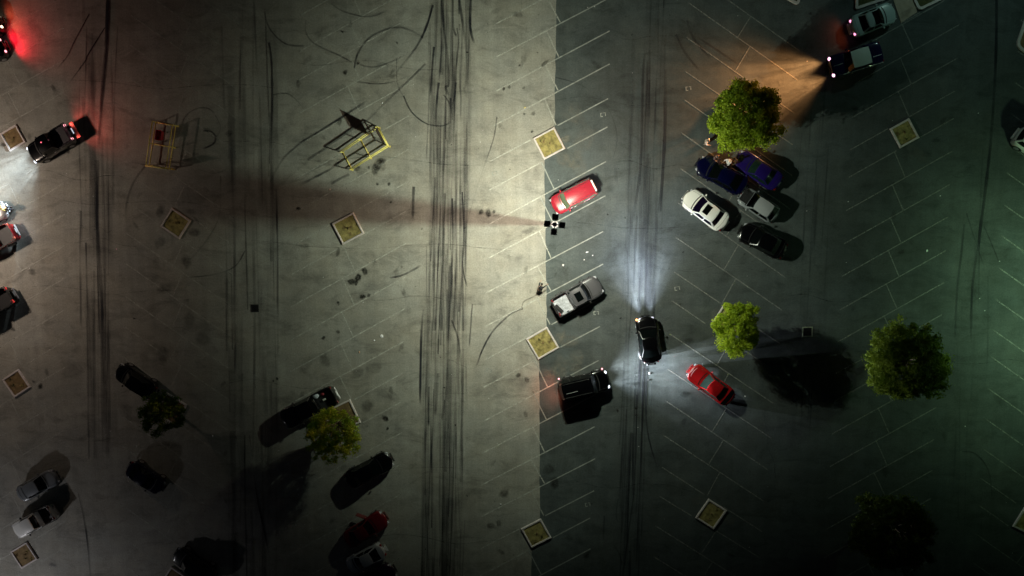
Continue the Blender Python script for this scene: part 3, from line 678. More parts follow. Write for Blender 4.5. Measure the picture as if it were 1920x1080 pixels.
def beam_light(parent, loc, world_ang, local_ang, watts, col, v0, spread):
    """a dipped headlamp: wide to the sides, thrown ahead under a flat cut-off"""
    l = bpy.data.lights.new('headlamp_beam', 'SPOT'); l.energy = watts; l.spot_size = math.radians(172); l.spot_blend = .2; l.shadow_soft_size = .05
    l.use_nodes = True; nt = l.node_tree; N = nt.nodes; Lk = nt.links; e = N['Emission']; e.inputs['Color'].default_value = (*col, 1)
    g = N.new('ShaderNodeNewGeometry')
    def dot(v):
        d_ = N.new('ShaderNodeVectorMath'); d_.operation = 'DOT_PRODUCT'; d_.inputs[1].default_value = v; Lk.new(g.outputs['Incoming'], d_.inputs[0])
        return d_.outputs['Value']
    def op(o, a, b=None):
        m = N.new('ShaderNodeMath'); m.operation = o
        for i, q in enumerate((a, b)):
            if q is None: continue
            if isinstance(q, (int, float)): m.inputs[i].default_value = q
            else: Lk.new(q, m.inputs[i])
        return m.outputs[0]
    f = op('MAXIMUM', op('ABSOLUTE', dot((math.cos(world_ang), math.sin(world_ang), 0))), .02)
    sd = op('DIVIDE', op('ABSOLUTE', dot((-math.sin(world_ang), math.cos(world_ang), 0))), f)
    v = op('MAXIMUM', op('DIVIDE', op('ABSOLUTE', dot((0, 0, 1))), f), .001)
    cx = N.new('ShaderNodeCombineXYZ'); Lk.new(op('MULTIPLY', dot((-math.sin(world_ang), math.cos(world_ang), 0)), 9.0), cx.inputs[0]); Lk.new(op('MULTIPLY', dot((0, 0, 1)), 2.5), cx.inputs[1])
    cx.inputs[2].default_value = loc[1] * 3 + world_ang
    tx = N.new('ShaderNodeTexNoise'); tx.inputs['Scale'].default_value = 1.0; tx.inputs['Detail'].default_value = 3; Lk.new(cx.outputs[0], tx.inputs['Vector'])
    mr = N.new('ShaderNodeMapRange'); mr.inputs['From Min'].default_value = .32; mr.inputs['From Max'].default_value = .68; mr.inputs['To Min'].default_value = .6; mr.inputs['To Max'].default_value = 1.4
    Lk.new(tx.outputs['Fac'], mr.inputs['Value'])
    side = op('EXPONENT', op('MULTIPLY', op('POWER', op('DIVIDE', sd, spread), 2.0), -1.0))
    near = op('MINIMUM', op('POWER', op('DIVIDE', v0, v), 2.3), 1.0)
    far = op('MINIMUM', op('DIVIDE', v, v0 * .55), 1.0)
    Lk.new(op('MULTIPLY', op('MULTIPLY', op('MULTIPLY', side, near), far), mr.outputs['Result']), e.inputs['Strength'])
    o = bpy.data.objects.new('headlamp_beam', l); COL.objects.link(o); o.parent = parent; o.location = loc
    o.rotation_euler = (math.radians(90), 0, math.radians(-90) + local_ang)
    return o
def car(kind, front, rear, W, pmat, name, label, cat, group='vehicles parked in the lot', roof_mat=None, glass=None, lights=None, extras=None, deck=None, trunk=None, L=None, bed_mat=None, mirrors=True):
    K = KIND[kind]
    f, r_ = at(*front, .7), at(*rear, .7)
    v = f - r_; L = L or v.length; ang = math.atan2(v.y, v.x); c = (f + r_) / 2
    t = thing(name, (c.x, c.y, 0), ang, label, cat, group)
    glass = glass or m_glass; X = lambda s: s * L
    hw = W / 2; rnd = K['rnd']; bow = K['bow']
    xs = [.5, .497, .488, .47, .44, .40, .35, .30, .25, .20, .12, .04, -.04, -.12, -.155]
    if 'bed' not in K: xs += [-.2, -.26, -.32, -.37, -.41, -.45, -.475, -.49, -.497, -.5]
    else: xs += [K['bed'][0] + .001, K['bed'][0] - .001, -.25, -.35, -.42, K['bed'][1] + .001, K['bed'][1] - .001, -.495, -.5]
    def half(s):
        a = abs(s) / .5
        w = hw * (1 - rnd * max(0, (a - .62) / .38) ** 2.6)
        if a > .985: w -= .05
        waist = 1 - .025 * math.cos(s * 9)
        return w * waist
    zt_ = lambda s: interp(K['top'], s)
    zs_ = K['roof'] / 1.43
    U = (0, .3, .6, .82, .94, 1.0, 1.0, .985, .93, .80)
    B = MB(); rows = []
    for s in xs:
        w = half(s); zt = zt_(s); crown = .075 if 'bed' not in K or s > -.16 else 0
        inbed = 'bed' in K and K['bed'][1] < s < K['bed'][0]
        e = max(0, (abs(s) - .38) / .12)
        ring = []
        for i, u in enumerate(U):
            if i <= 4: z = zt + crown * (1 - u * u) - (.03 if i == 4 else 0)
            elif i == 5: z = zt - .10
            elif i == 6: z = max(.36, zt * .62)
            elif i == 7: z = .40 * zs_
            elif i == 8: z = .27
            else: z = .22
            y = u * w
            if inbed and i <= 3:
                z = .72; y = (0, .45, .88, .90)[i] * w if i else 0
                if i == 3: z = zt
            elif inbed and i == 4: z = zt; y = .96 * w
            x = X(s) - math.copysign(bow * (u if i < 8 else 1) ** 2 * min(1, e) ** 1.5, s)
            ring.append((x, y, z))
        rows.append(ring)
    nU = len(U); vs = []; fs = []
    for ring in rows:
        vs += ring + [(x, -y, z) for (x, y, z) in ring[1:]]
    m_ = 2 * nU - 1
    order = [0] + list(range(1, nU)) ; mir = [0] + list(range(nU, m_))
    for j in range(len(rows) - 1):
        a, b = j * m_, (j + 1) * m_
        for i in range(nU - 1):
            fs.append((a + order[i], a + order[i + 1], b + order[i + 1], b + order[i]))
            fs.append((a + mir[i], b + mir[i], b + mir[i + 1], a + mir[i + 1]))
        fs.append((a + order[-1], a + mir[-1], b + mir[-1], b + order[-1]))
    for j in (0, len(rows) - 1):
        a = j * m_; loop = [a + i for i in range(nU)] + [a + i for i in range(m_ - 1, nU - 1, -1)]
        fs.append(tuple(loop if j == 0 else loop[::-1]))
    B.add(vs, fs)
    body = B.build('body', pmat, t, smooth=True)
    try:
        body.data.set_sharp_from_angle(angle=math.radians(38))
    except Exception: pass
    # greenhouse
    x0, x1, x2, x3 = [X(q) for q in K['gh']]; zb, zr = K['belt'] - .04, K['roof']; wb, wt = K['wb'] * hw, K['wt'] * hw
    gb = .16 if kind != 'classic' else .07; cr = .05
    def fr(u, v): return Vector((x0 + (x1 - x0) * v + gb * (1 - u * u) * (1 - .55 * v), u * (wb + (wt - wb) * v), zb + (zr - zb) * v + cr * (1 - u * u) * v))
    def re(u, v): return Vector((x3 + (x2 - x3) * v - gb * .7 * (1 - u * u) * (1 - .55 * v), u * (wb + (wt - wb) * v), zb + (zr - zb) * v + cr * (1 - u * u) * v))
    def sd(t_, v, sg): return Vector((x3 + (x2 - x3) * v + ((x0 + (x1 - x0) * v) - (x3 + (x2 - x3) * v)) * t_, sg * ((wb + (wt - wb) * v) + .035 * math.sin(math.pi * t_)), zb + (zr - zb) * v + .0 * t_))
    def rf(u, t_):
        a = fr(u, 1); b = re(u, 1); p = b.lerp(a, t_)
        side = 1 + .035 / wt * math.sin(math.pi * t_) * abs(u)
        return Vector((p.x, p.y * side, p.z + .045 * math.sin(math.pi * t_)* (1 - u * u * .8)))
    def grid(fn, n, m2, flip=False, mb=None):
        mb = mb or MB(); vs = [fn(i / n, j / m2) for j in range(m2 + 1) for i in range(n + 1)]
        q = [(j * (n + 1) + i, j * (n + 1) + i + 1, (j + 1) * (n + 1) + i + 1, (j + 1) * (n + 1) + i) for j in range(m2) for i in range(n)]
        if flip: q = [f[::-1] for f in q]
        return mb.add(vs, q)
    cab = MB()
    grid(lambda a, b: fr(2 * a - 1, b), 8, 3, False, cab); grid(lambda a, b: re(2 * a - 1, b), 8, 3, True, cab)
    for sg in (1, -1): grid(lambda a, b: sd(a, b, sg), 8, 3, sg < 0, cab)
    cab.build('cabin', pmat, t, smooth=True)
    grid(lambda a, b: rf(2 * a - 1, b) + Vector((0, 0, .004)), 8, 6, True).build('roof', roof_mat or pmat, t, smooth=True)
    def pane(nm, fn, n, off):
        P = fn
        mb = MB(); vs = []
        N_ = 6
        for j in range(5):
            for i in range(N_ + 1):
                p = P(i / N_, j / 4); du = P(i / N_ + .01, j / 4) - P(i / N_ - .01, j / 4); dv = P(i / N_, j / 4 + .01) - P(i / N_, j / 4 - .01)
                n_ = du.cross(dv).normalized()
                if n_.dot(off) < 0: n_ = -n_
                vs.append(p + n_ * .009)
        mb.add(vs, [(j * (N_ + 1) + i, j * (N_ + 1) + i + 1, (j + 1) * (N_ + 1) + i + 1, (j + 1) * (N_ + 1) + i) for j in range(4) for i in range(N_)])
        return mb.build(nm, glass, t, smooth=True)
    pane('windshield', lambda a, b: fr(-.93 + 1.86 * a, .05 + .89 * b), 6, Vector((1, 0, 1)))
    pane('rear_window', lambda a, b: re(-.88 + 1.76 * a, .14 + .78 * b), 6, Vector((-1, 0, 1)))
    spl = ((.07, .47), (.52, .94)) if kind not in ('suv',) else ((.04, .27), (.31, .61), (.65, .95))
    if kind == 'pickup': spl = ((.08, .45), (.5, .93)) if abs(x1 - x2) > 1.3 else ((.1, .92),)
    for a0, a1 in spl:
        for sg in (1, -1):
            pane('side_window', lambda a, b: sd(a0 + (a1 - a0) * a, .16 + .70 * b, sg), 6, Vector((0, sg, .3)))
    # wheels
    wr = .34 if kind not in ('suv', 'pickup') else .38
    wxs = (X(.31), X(-.30))
    for wx in wxs:
        for sg in (1, -1):
            w_ = half(wx / L) - .10
            wo = MB().tube((0, -.105, 0), (0, .105, 0), wr, wr, 22).build('wheel', m_tire, t, smooth=False, loc=(wx, sg * (w_ + .0), wr))
            MB().tube((0, sg * .09, 0), (0, sg * .112, 0), wr * .66, wr * .62, 14).build('rim', m_rim, wo)
            ar = MB(); n = 14
            pts_o = [(wx + (wr + .07) * math.cos(math.pi * i / n), (wr + (wr + .07) * math.sin(math.pi * i / n))) for i in range(n + 1)]
            pts_i = [(wx + wr * .9 * math.cos(math.pi * i / n), (wr + wr * .9 * math.sin(math.pi * i / n))) for i in range(n + 1)]
            yy = sg * (half(wx / L) + .006)
            ar.add([(a_, yy, b_) for a_, b_ in pts_o] + [(a_, yy, b_) for a_, b_ in pts_i], [(i, i + 1, n + 2 + i, n + 1 + i) for i in range(n)])
            ar.build('wheel_arch', m_trim, t)
    # lamps, grille, plate, mirrors
    hi = (lights or {})
    wl = half(.47); zf = zt_(.47) - .12; zrr = zt_(-.48) - .14
    for sg in (1, -1):
        hm = hi.get('head_mat', m_lampoff); rm = hi.get('tail_mat', m_redoff)
        b1 = MB().box((0, 0, 0), (.26, .34, .15), bev=.04)
        if hi.get('head'): b1 = MB().sphere((0, 0, 0), .19, 12, 8, (.8, 1, .7))
        b1.build('headlight', hm, t, loc=(X(.5) - bow * .62 - .10, sg * (wl - .20), zf + .03), rz=-sg * .35)
        b2 = MB().box((0, 0, 0), (.16, .30, .17), bev=.03)
        if hi.get('tail'): b2 = MB().sphere((0, 0, 0), .13, 12, 8, (.7, 1.1, .9))
        b2.build('taillight', rm, t, loc=(X(-.5) + bow * .5 + .07, sg * (half(-.48) - .16), zrr + .03), rz=sg * .25)
        if mirrors:
            MB().sphere((0, 0, 0), .11, 8, 6, (.8, 1.0, .7)).build('mirror', pmat if kind != 'pickup' else m_trim, t, smooth=True, loc=(x0 - .22, sg * (hw + .09), K['belt'] + .03))
    MB().box((0, 0, 0), (.05, W * .42, .16)).build('grille', m_trim, t, loc=(X(.5) + .005, 0, zf - .12))
    MB().box((0, 0, 0), (.02, .50, .14)).build('license_plate', m_plate, t, loc=(X(-.5) - .012, 0, .62))
    bm = MB(); bm.box((0, 0, 0), (.14, half(.495) * 1.45, .15), bev=.04); bm.build('front_bumper', m_trim if kind in ('pickup', 'suv') else pmat, t, loc=(X(.5) - .03, 0, .42))
    bm = MB(); bm.box((0, 0, 0), (.16, half(-.495) * 1.5, .16), bev=.04); bm.build('rear_bumper', m_steel if kind == 'pickup' else pmat, t, loc=(X(-.5) - .02, 0, .50))
    if 'bed' in K:
        b0, b1_ = X(K['bed'][0]), X(K['bed'][1]); wi = half(-.3) * .885
        MB().box(((b0 + b1_) / 2, 0, .735), (b0 - b1_ - .05, 2 * wi - .02, .02)).build('bed_floor', bed_mat or m_liner, t)
        rl = MB()
        for sg in (1, -1): rl.box(((b0 + b1_) / 2, sg * (half(-.3) * .93), 1.215), (b0 - b1_ + .1, .075, .03))
        rl.box((b1_ - .05, 0, 1.215), (.075, 2 * wi + .05, .03))
        rl.build('bed_rail', m_trim, t)
    if kind == 'suv':
        for sg in (1, -1):
            MB().tube((x1 - .15, sg * wt * .86, zr + .085), (x2 + .1, sg * wt * .86, zr + .085), .022, .022, 6).build('roof_rail', m_trim, t)
    # panel gaps: hood, doors, trunk as thin recessed dark seams
    sm = MB()
    for u in (-.72, .72):
        pts = [(X(s), u * half(s), zt_(s) + .075 * (1 - u * u) + .004) for s in (.25, .32, .38, .43)]
        for p, q in zip(pts[:-1], pts[1:]): sm.tube(p, q, .009, .009, 4, False)
    sm.build('hood_seam', m_trim, t)
    cw = MB(); n = 8; vs = []
    for j, dx in enumerate((.015, .10)):
        for i in range(n + 1):
            u = -.88 + 1.76 * i / n; p = fr(u, 0); vs.append((p.x + dx, p.y, zt_(p.x / L) + .075 * (1 - (p.y / half(p.x / L)) ** 2) + .006))
    cw.add(vs, [(i, i + 1, n + 2 + i, n + 1 + i) for i in range(n)]); cw.build('cowl', m_trim, t)
    if 'bed' not in K and kind not in ('suv', 'hatch'):
        tm = MB(); pts = [(x3 - .14, u * half(x3 / L) * .84, 0) for u in (-1, -.5, 0, .5, 1)]
        pts = [(p[0] - .10 * (1 - (p[1] / hw) ** 2), p[1], zt_(p[0] / L) + .075 * (1 - (p[1] / hw) ** 2) + .004) for p in pts]
        for p, q in zip(pts[:-1], pts[1:]): tm.tube(p, q, .009, .009, 4, False)
        tm.build('trunk_seam', m_trim, t)
    hb = MB()
    for sg in (1, -1):
        for hx in ((x0 + x3) / 2 - .25, (x0 + x3) / 2 + .75): hb.box((hx, sg * (half(hx / L) + .008), K['belt'] - .18), (.18, .03, .035))
    hb.build('door_handle', m_rim, t)
    if hi.get('head'):
        wt_, col, v0, spread = hi['head']
        for sg in (1, -1):
            beam_light(t, (X(.5) + .06, sg * (wl - .22), max(.62, zf - .05)), ang + math.radians(sg * hi.get('toe', 2)), math.radians(sg * hi.get('toe', 2)), wt_, col, v0, spread)
    if hi.get('tail'):
        wt_, col = hi['tail']
        for sg in (1, -1):
            l = bpy.data.lights.new('tail_glow', 'SPOT'); l.energy = wt_; l.color = col; l.spot_size = math.radians(165); l.spot_blend = 1; l.shadow_soft_size = .06
            o = bpy.data.objects.new('tail_glow', l); COL.objects.link(o); o.parent = t; o.location = (X(-.5) - .10, sg * (half(-.48) - .12), zrr)
            o.rotation_euler = (math.radians(90 - hi.get('ttilt', 18)), 0, math.radians(90))
    if extras: extras(t, dict(L=L, W=W, K=K, X=X, half=half, zt=zt_, fr=fr, re=re, rf=rf, pm=pmat))
    return t

black1 = paint('black', (.0015, .0015, .002), .2)
black2 = paint('soft black', (.002, .002, .0025), .22)
navy = paint('navy', (.001, .0015, .022), .2)
bluev = paint('violet blue', (.014, .006, .10), .25)
white = paint('white', (.90, .90, .86), .35)
silver = paint('silver', (.46, .47, .49), .35, metal=.15)
silver2 = paint('grey silver', (.26, .28, .30), .32, metal=.15)
teal = paint('grey teal', (.36, .48, .48), .3)
red1 = paint('red', (.36, .018, .035), .26)
red2 = paint('deep red', (.42, .008, .010), .25)
red3 = paint('maroon', (.14, .008, .010), .22)
gray_black = paint('charcoal', (.018, .018, .02), .3)
m_vinyl = mat('pale vinyl top', (.72, .82, .74), .5)
m_ws_green = mat('greenish glass', (.10, .15, .09), .12, spec=.7)
m_gl2 = mat('violet tinted glass', (.004, .002, .012), .06, spec=.6)

def rib_roof(t, D):
    for k in range(5):
        u = -.6 + .3 * k
        a, b = D['rf'](u, .14), D['rf'](u, .66)
        MB().tube(a + Vector((0, 0, .02)), b + Vector((0, 0, .02)), .016, .016, 5).build('roof_rib', D['pm'], t)
    MB().box((0, 0, 0), (.14, D['W'] * .6, .05), bev=.015).build('spoiler', white, t, loc=(D['X'](-.475), 0, D['K']['roof'] + .03))
car('suv', (1036, 389), (1114, 348), 1.78, red1, 'station_wagon', 'bright red wagon with ribbed roof parked just above the four lamp heads', 'car', glass=m_ws_green, extras=rib_roof)
def silver_truck(t, D):
    a = D['rf'](0, .52); MB().box((0, 0, 0), (.62, .80, .02)).build('sunroof', m_glass, t, loc=(a.x, 0, a.z + .012))
    MB().box((0, 0, 0), (.30, .9, .22), bev=.04).build('toolbox', m_trim, t, loc=(D['X'](-.43), -.2, .86), rz=.3)
car('pickup', (1125, 531), (1040, 578), 1.92, paint('pewter', (.075, .075, .082), .3), 'pickup_truck', 'silver pickup with sunroof and grey cargo bed facing upper right', 'pickup', extras=silver_truck,
    bed_mat=mat('pale bed mat', (.42, .44, .48), .5, var=.45, scale=5))
def dark_wagon(t, D):
    for sg, u in ((1, .42), (-1, .47)):
        MB().sphere((0, 0, 0), .085, 8, 5).build('marker_lamp', m_redcore, t, loc=(D['X'](u * sg), D['W'] / 2 + .07, .75))
    MB().tube((D['X'](-.38), -.25, 1.86), (D['X'](-.15), -.22, 1.86), .025, .025, 6).build('roof_bar', m_steel, t)
car('suv', (1141, 710), (1050, 731), 1.95, black1, 'station_wagon', 'black wagon with red side marker lamps and lit headlights facing the dark coupe', 'car', extras=dark_wagon,
    lights=dict(head=(15000, (.86, .93, 1), .14, .60), head_mat=m_whiteon, tail=(110, (1, .26, .14)), tail_mat=m_redon, toe=4))
car('round', (1211, 592), (1222, 683), 1.95, black2, 'coupe', 'black coupe driving up the right lane with headlight beams ahead', 'car', group='moving car',
    lights=dict(head=(17000, (.80, .86, 1), .13, .48), head_mat=mat('dim headlamp', (.5, .5, .6), .2, emit=(.8, .8, 1), strength=.6), toe=3),
    extras=lambda t, D: MB().sphere((0, 0, 0), .10, 8, 5).build('turn_lamp', m_orangeon, t, loc=(D['X'](.44), D['W'] / 2 - .10, .72)))
def pale_nose(t, D):
    # glossy pale stripe of the nose and black trunk lid
    n = 9; vs = []
    for j, s in enumerate((.478, .425)):
        for i in range(n + 1):
            u = -.9 + 1.8 * i / n; vs.append((D['X'](s) - .24 * u * u * (1 if j == 0 else .8), u * D['half'](s), D['zt'](s) + .075 * (1 - u * u) + .012))
    MB().add(vs, [(i, i + 1, n + 2 + i, n + 1 + i) for i in range(n)]).build('nose_panel', mat('pale pink bumper paint', (.80, .42, .48), .35), t, smooth=True)
    vs = []
    for j, s in enumerate((-.345, -.39, -.43, -.472)):
        for i in range(n + 1):
            u = -.93 + 1.86 * i / n; vs.append((D['X'](s) + (.05 * u * u * j), u * D['half'](s), D['zt'](s) + .075 * (1 - u * u) + .012))
    MB().add(vs, [(j * (n + 1) + i, (j + 1) * (n + 1) + i, (j + 1) * (n + 1) + i + 1, j * (n + 1) + i + 1) for j in range(3) for i in range(n)]).build('trunk_lid', black2, t, smooth=True)
car('coupe', (1294, 692), (1372, 751), 1.80, red2, 'coupe', 'red coupe with pale nose and black trunk below the small green tree', 'car', extras=pale_nose, glass=mat('grey green glass', (.02, .035, .03), .12, spec=.6))
def sunroof(t, D):
    a = D['rf'](0, .70); MB().box((0, 0, 0), (.55, .86, .02), bev=.006).build('sunroof', m_glass, t, loc=(a.x, 0, a.z + .013))
car('sedan', (1285, 365), (1361, 423), 1.92, white, 'sedan', 'white sedan with black sunroof parked below the dark blue car', 'car', glass=m_gl2, extras=sunroof)
def open_hood(t, D):
    X = D['X']; h = MB(); w = D['W'] * .42
    h.add([(X(.24), -w, .97), (X(.24), w, .97), (X(.30), w * .9, 1.75), (X(.30), -w * .9, 1.75), (X(.24) - .03, -w, .97), (X(.24) - .03, w, .97), (X(.30) - .03, w * .9, 1.75), (X(.30) - .03, -w * .9, 1.75)],
          [(0, 1, 2, 3), (7, 6, 5, 4), (0, 4, 5, 1), (1, 5, 6, 2), (2, 6, 7, 3), (3, 7, 4, 0)])
    h.build('open_hood', D['pm'], t)
    e = MB(); e.box((X(.36), 0, .99), (.9, w * 1.5, .05)); e.box((X(.36), .1, 1.03), (.4, .5, .08)); e.box((X(.42), -.35, 1.03), (.25, .2, .08)); e.build('engine_bay', m_trim, t)
car('round', (1308, 303), (1400, 354), 1.95, navy, 'sedan', 'dark navy sedan nose out beside the people under the big tree', 'car')
car('coupe', (1382, 293), (1462, 346), 1.82, bluev, 'coupe', 'violet blue coupe whose nose is hidden under the big bright tree', 'car', glass=mat('deep green glass', (.006, .018, .016), .1, spec=.6))
car('hatch', (1389, 363), (1455, 407), 1.72, silver2, 'hatchback', 'small grey hatchback with raised hood between the blue coupe and the black sedan', 'car', roof_mat=silver, extras=open_hood)
car('sedan', (1388, 430), (1472, 473), 1.86, black2, 'sedan', 'black sedan at the lower end of the parked cluster on the right', 'car')
def tail_down(t, D):
    X = D['X']; MB().box((0, 0, 0), (.50, D['W'] * .86, .05), bev=.01).build('tailgate', m_trim, t, loc=(X(-.5) - .28, 0, .78))
    MB().box((0, 0, 0), (1.2, D['W'] * .80, .03), bev=.01).build('bed_cover', mat('brown grey tonneau', (.055, .048, .055), .5), t, loc=(X(-.30), 0, 1.19))
    MB().box((0, 0, 0), (.10, .55, .02)).build('tail_reflection', mat('painted reflection', (.8, .8, .9), .3, emit=(.8, .85, 1), strength=.7), t, loc=(X(-.5) - .12, .0, .86))  # white reflection at the tail, painted as a faintly glowing strip
    MB().sphere((0, 0, 0), .07, 8, 5).build('third_lamp', m_redon, t, loc=(X(.03), -.1, 1.86))
car('pickup', (60, 293), (136, 247), 1.90, black1, 'pickup_truck', 'black pickup with lowered tailgate and glowing red tail lamps on the left', 'pickup', extras=tail_down,
    lights=dict(head=(10500, (.76, .91, 1), .12, .8), head_mat=m_whiteon, tail=(170, (1, .10, .07)), tail_mat=m_redcore, toe=4, ttilt=8))
car('sedan', (-80, 80), (3, 38), 1.85, black1, 'sedan', 'topmost car cut by the left edge with a warm white tail lamp', 'car', lights=dict(tail=(40, (1, .12, .05)), tail_mat=mat('lit cream lamp', (1, .8, .6), .3, emit=(1, .75, .5), strength=5)))
car('sedan', (-72, 128), (10, 84), 1.85, black2, 'sedan', 'black car cut by the left edge with one round bright brake lamp', 'car', lights=dict(tail=(230, (1, .01, .03)), tail_mat=m_redcore, ttilt=12))
car('sedan', (10, 389), (-78, 432), 1.82, silver, 'sedan', 'silver blue car nose at the left edge beside the person in yellow', 'car', glass=m_glass)
car('pickup', (-62, 484), (28, 432), 1.90, paint('metallic red', (.30, .008, .012), .2, coat=1), 'pickup_truck', 'red pickup tail cut by the left edge with a white glow on the ground', 'pickup', bed_mat=m_trim,
    lights=dict(tail=(7, (.75, .88, 1)), tail_mat=mat('faint red lamp', (.5, .05, .03), .3, emit=(1, .2, .1), strength=.7)))
car('pickup', (-66, 604), (25, 551), 1.90, black2, 'pickup_truck', 'black pickup tail cut by the left edge below the red pickup', 'pickup', bed_mat=m_trim, lights=dict(tail_mat=mat('dim red lamp', (.6, .03, .03), .3, emit=(1, .06, .05), strength=.5)))
car('sedan', (219, 691), (291, 739), 1.85, black1, 'sedan', 'black sedan beside the small dark tree in the lower left', 'car')
car('pickup', (531, 789), (630, 738), 2.0, black2, 'pickup_truck', 'black pickup with bags in its open bed beside the yellow green tree', 'pickup', bed_mat=mat('dark bed', (.02, .02, .022), .7))
car('sedan', (734, 859), (650, 903), 1.86, black1, 'sedan', 'glossy black sedan with a violet glint below the yellow green tree', 'car')
def open_door(t, D):
    MB().box((0, 0, 0), (1.0, .07, .6), bev=.02).build('open_door', D['pm'], t, loc=(D['X'](.16) - .35, D['W'] / 2 + .38, .75), rz=-.9)
car('coupe', (723, 969), (648, 1016), 1.88, red3, 'coupe', 'maroon coupe with an open door above the silver hatchback', 'car', extras=open_door)
car('round', (650, 1065), (722, 1029), 1.72, silver, 'hatchback', 'small silver rounded hatchback at the bottom edge', 'car')
car('sedan', (740, 1068), (660, 1108), 1.8, paint('plum black', (.02, .006, .02), .2), 'sedan', 'dark plum car cut by the bottom edge below the silver hatchback', 'car')
car('sedan', (106, 891), (36, 929), 1.74, silver2, 'sedan', 'dull grey sedan above the white pickup in the lower left', 'car')
car('pickup', (31, 996), (102, 958), 1.72, white, 'pickup_truck', 'small white pickup with black empty bed in the lower left', 'pickup', bed_mat=m_trim)
car('round', (306, 918), (240, 873), 1.80, navy, 'sedan', 'dark navy sedan with tiny orange glints in the lower left middle', 'car')
car('sedan', (327, 1036), (402, 1084), 1.85, black1, 'sedan', 'black car in deep shadow at the bottom edge', 'car')
car('coupe', (1679, 20), (1594, 54), 1.85, teal, 'coupe', 'grey teal coupe with pink glowing tail lamps at the top edge', 'car', lights=dict(tail=(16, (1, .14, .04)), tail_mat=mat('lit pink tail lamp', (1, .3, .4), .3, emit=(1, .34, .58), strength=2.2), ttilt=10),
    extras=lambda t, D: MB().box((0, 0, 0), (.5, D['W'] * .62, .02)).build('sunroof', m_glass, t, loc=(D['rf'](0, .8).x, 0, D['rf'](0, .8).z + .012)))
def stripes(t, D):
    for (s0, s1, y) in ((.45, .27, .0), (-.30, -.46, .25)):
        MB().tube((D['X'](s0), y, D['zt'](s0) + .09), (D['X'](s1), y, D['zt'](s1) + .09), .03, .03, 5).build('chrome_spear', m_rim, t)
    MB().tube((D['X'](.3), D['W'] / 2 - .03, .86), (D['X'](-.47), D['W'] / 2 - .03, .90), .03, .03, 5).build('chrome_strip', m_rim, t)
car('classic', (1556, 127), (1652, 97), 1.90, paint('midnight blue', (.008, .008, .06), .2), 'classic_car', 'boxy dark blue classic car with pale vinyl roof and two bright headlights', 'car', roof_mat=m_vinyl, extras=stripes,
    lights=dict(head=(34000, (1, .43, .15), .105, .42), head_mat=m_warmon, toe=4))
car('suv', (1985, 303), (1907, 250), 1.85, white, 'station_wagon', 'white wagon cut by the right edge', 'car')

# ------------------------------------------------------------------ cargo in the black pickup
def bag(px, py, z, r, col, name, label, cat, sc=(1, .8, .6)):
    p = at(px, py, z); b = MB().sphere((0, 0, 0), r, 12, 8, sc)
    b.v = [tuple(Vector(v) * (1 + .28 * noise.noise(Vector(v) * 4 + Vector((px, py, 0))))) for v in b.v]
    o = b.build(name, mat(label[:20], col, .6), smooth=True); o.location = p; tag(o, label, cat)
    return o
bag(592, 743, .92, .30, (.5, .55, .62), 'sack', 'pale crumpled sack in the black pickup bed', 'sack')
bag(588, 757, .92, .24, (.55, .06, .14), 'bag', 'pink bag beside the cab in the black pickup bed', 'bag')
bag(604, 739, .90, .18, (.22, .02, .03), 'bag', 'dark red bag by the side of the black pickup bed', 'bag')
bag(597, 768, .95, .18, (.16, .26, .34), 'jacket', 'blue grey jacket lying at the edge of the black pickup bed', 'jacket')
o = MB().box((0, 0, 0), (.28, .17, .16), bev=.02).build('box', mat('white box', (.72, .72, .68), .6)); o.location = at(608, 749, .84); o.rotation_euler = (0, 0, .5); tag(o, 'small white box in the middle of the black pickup bed', 'box')

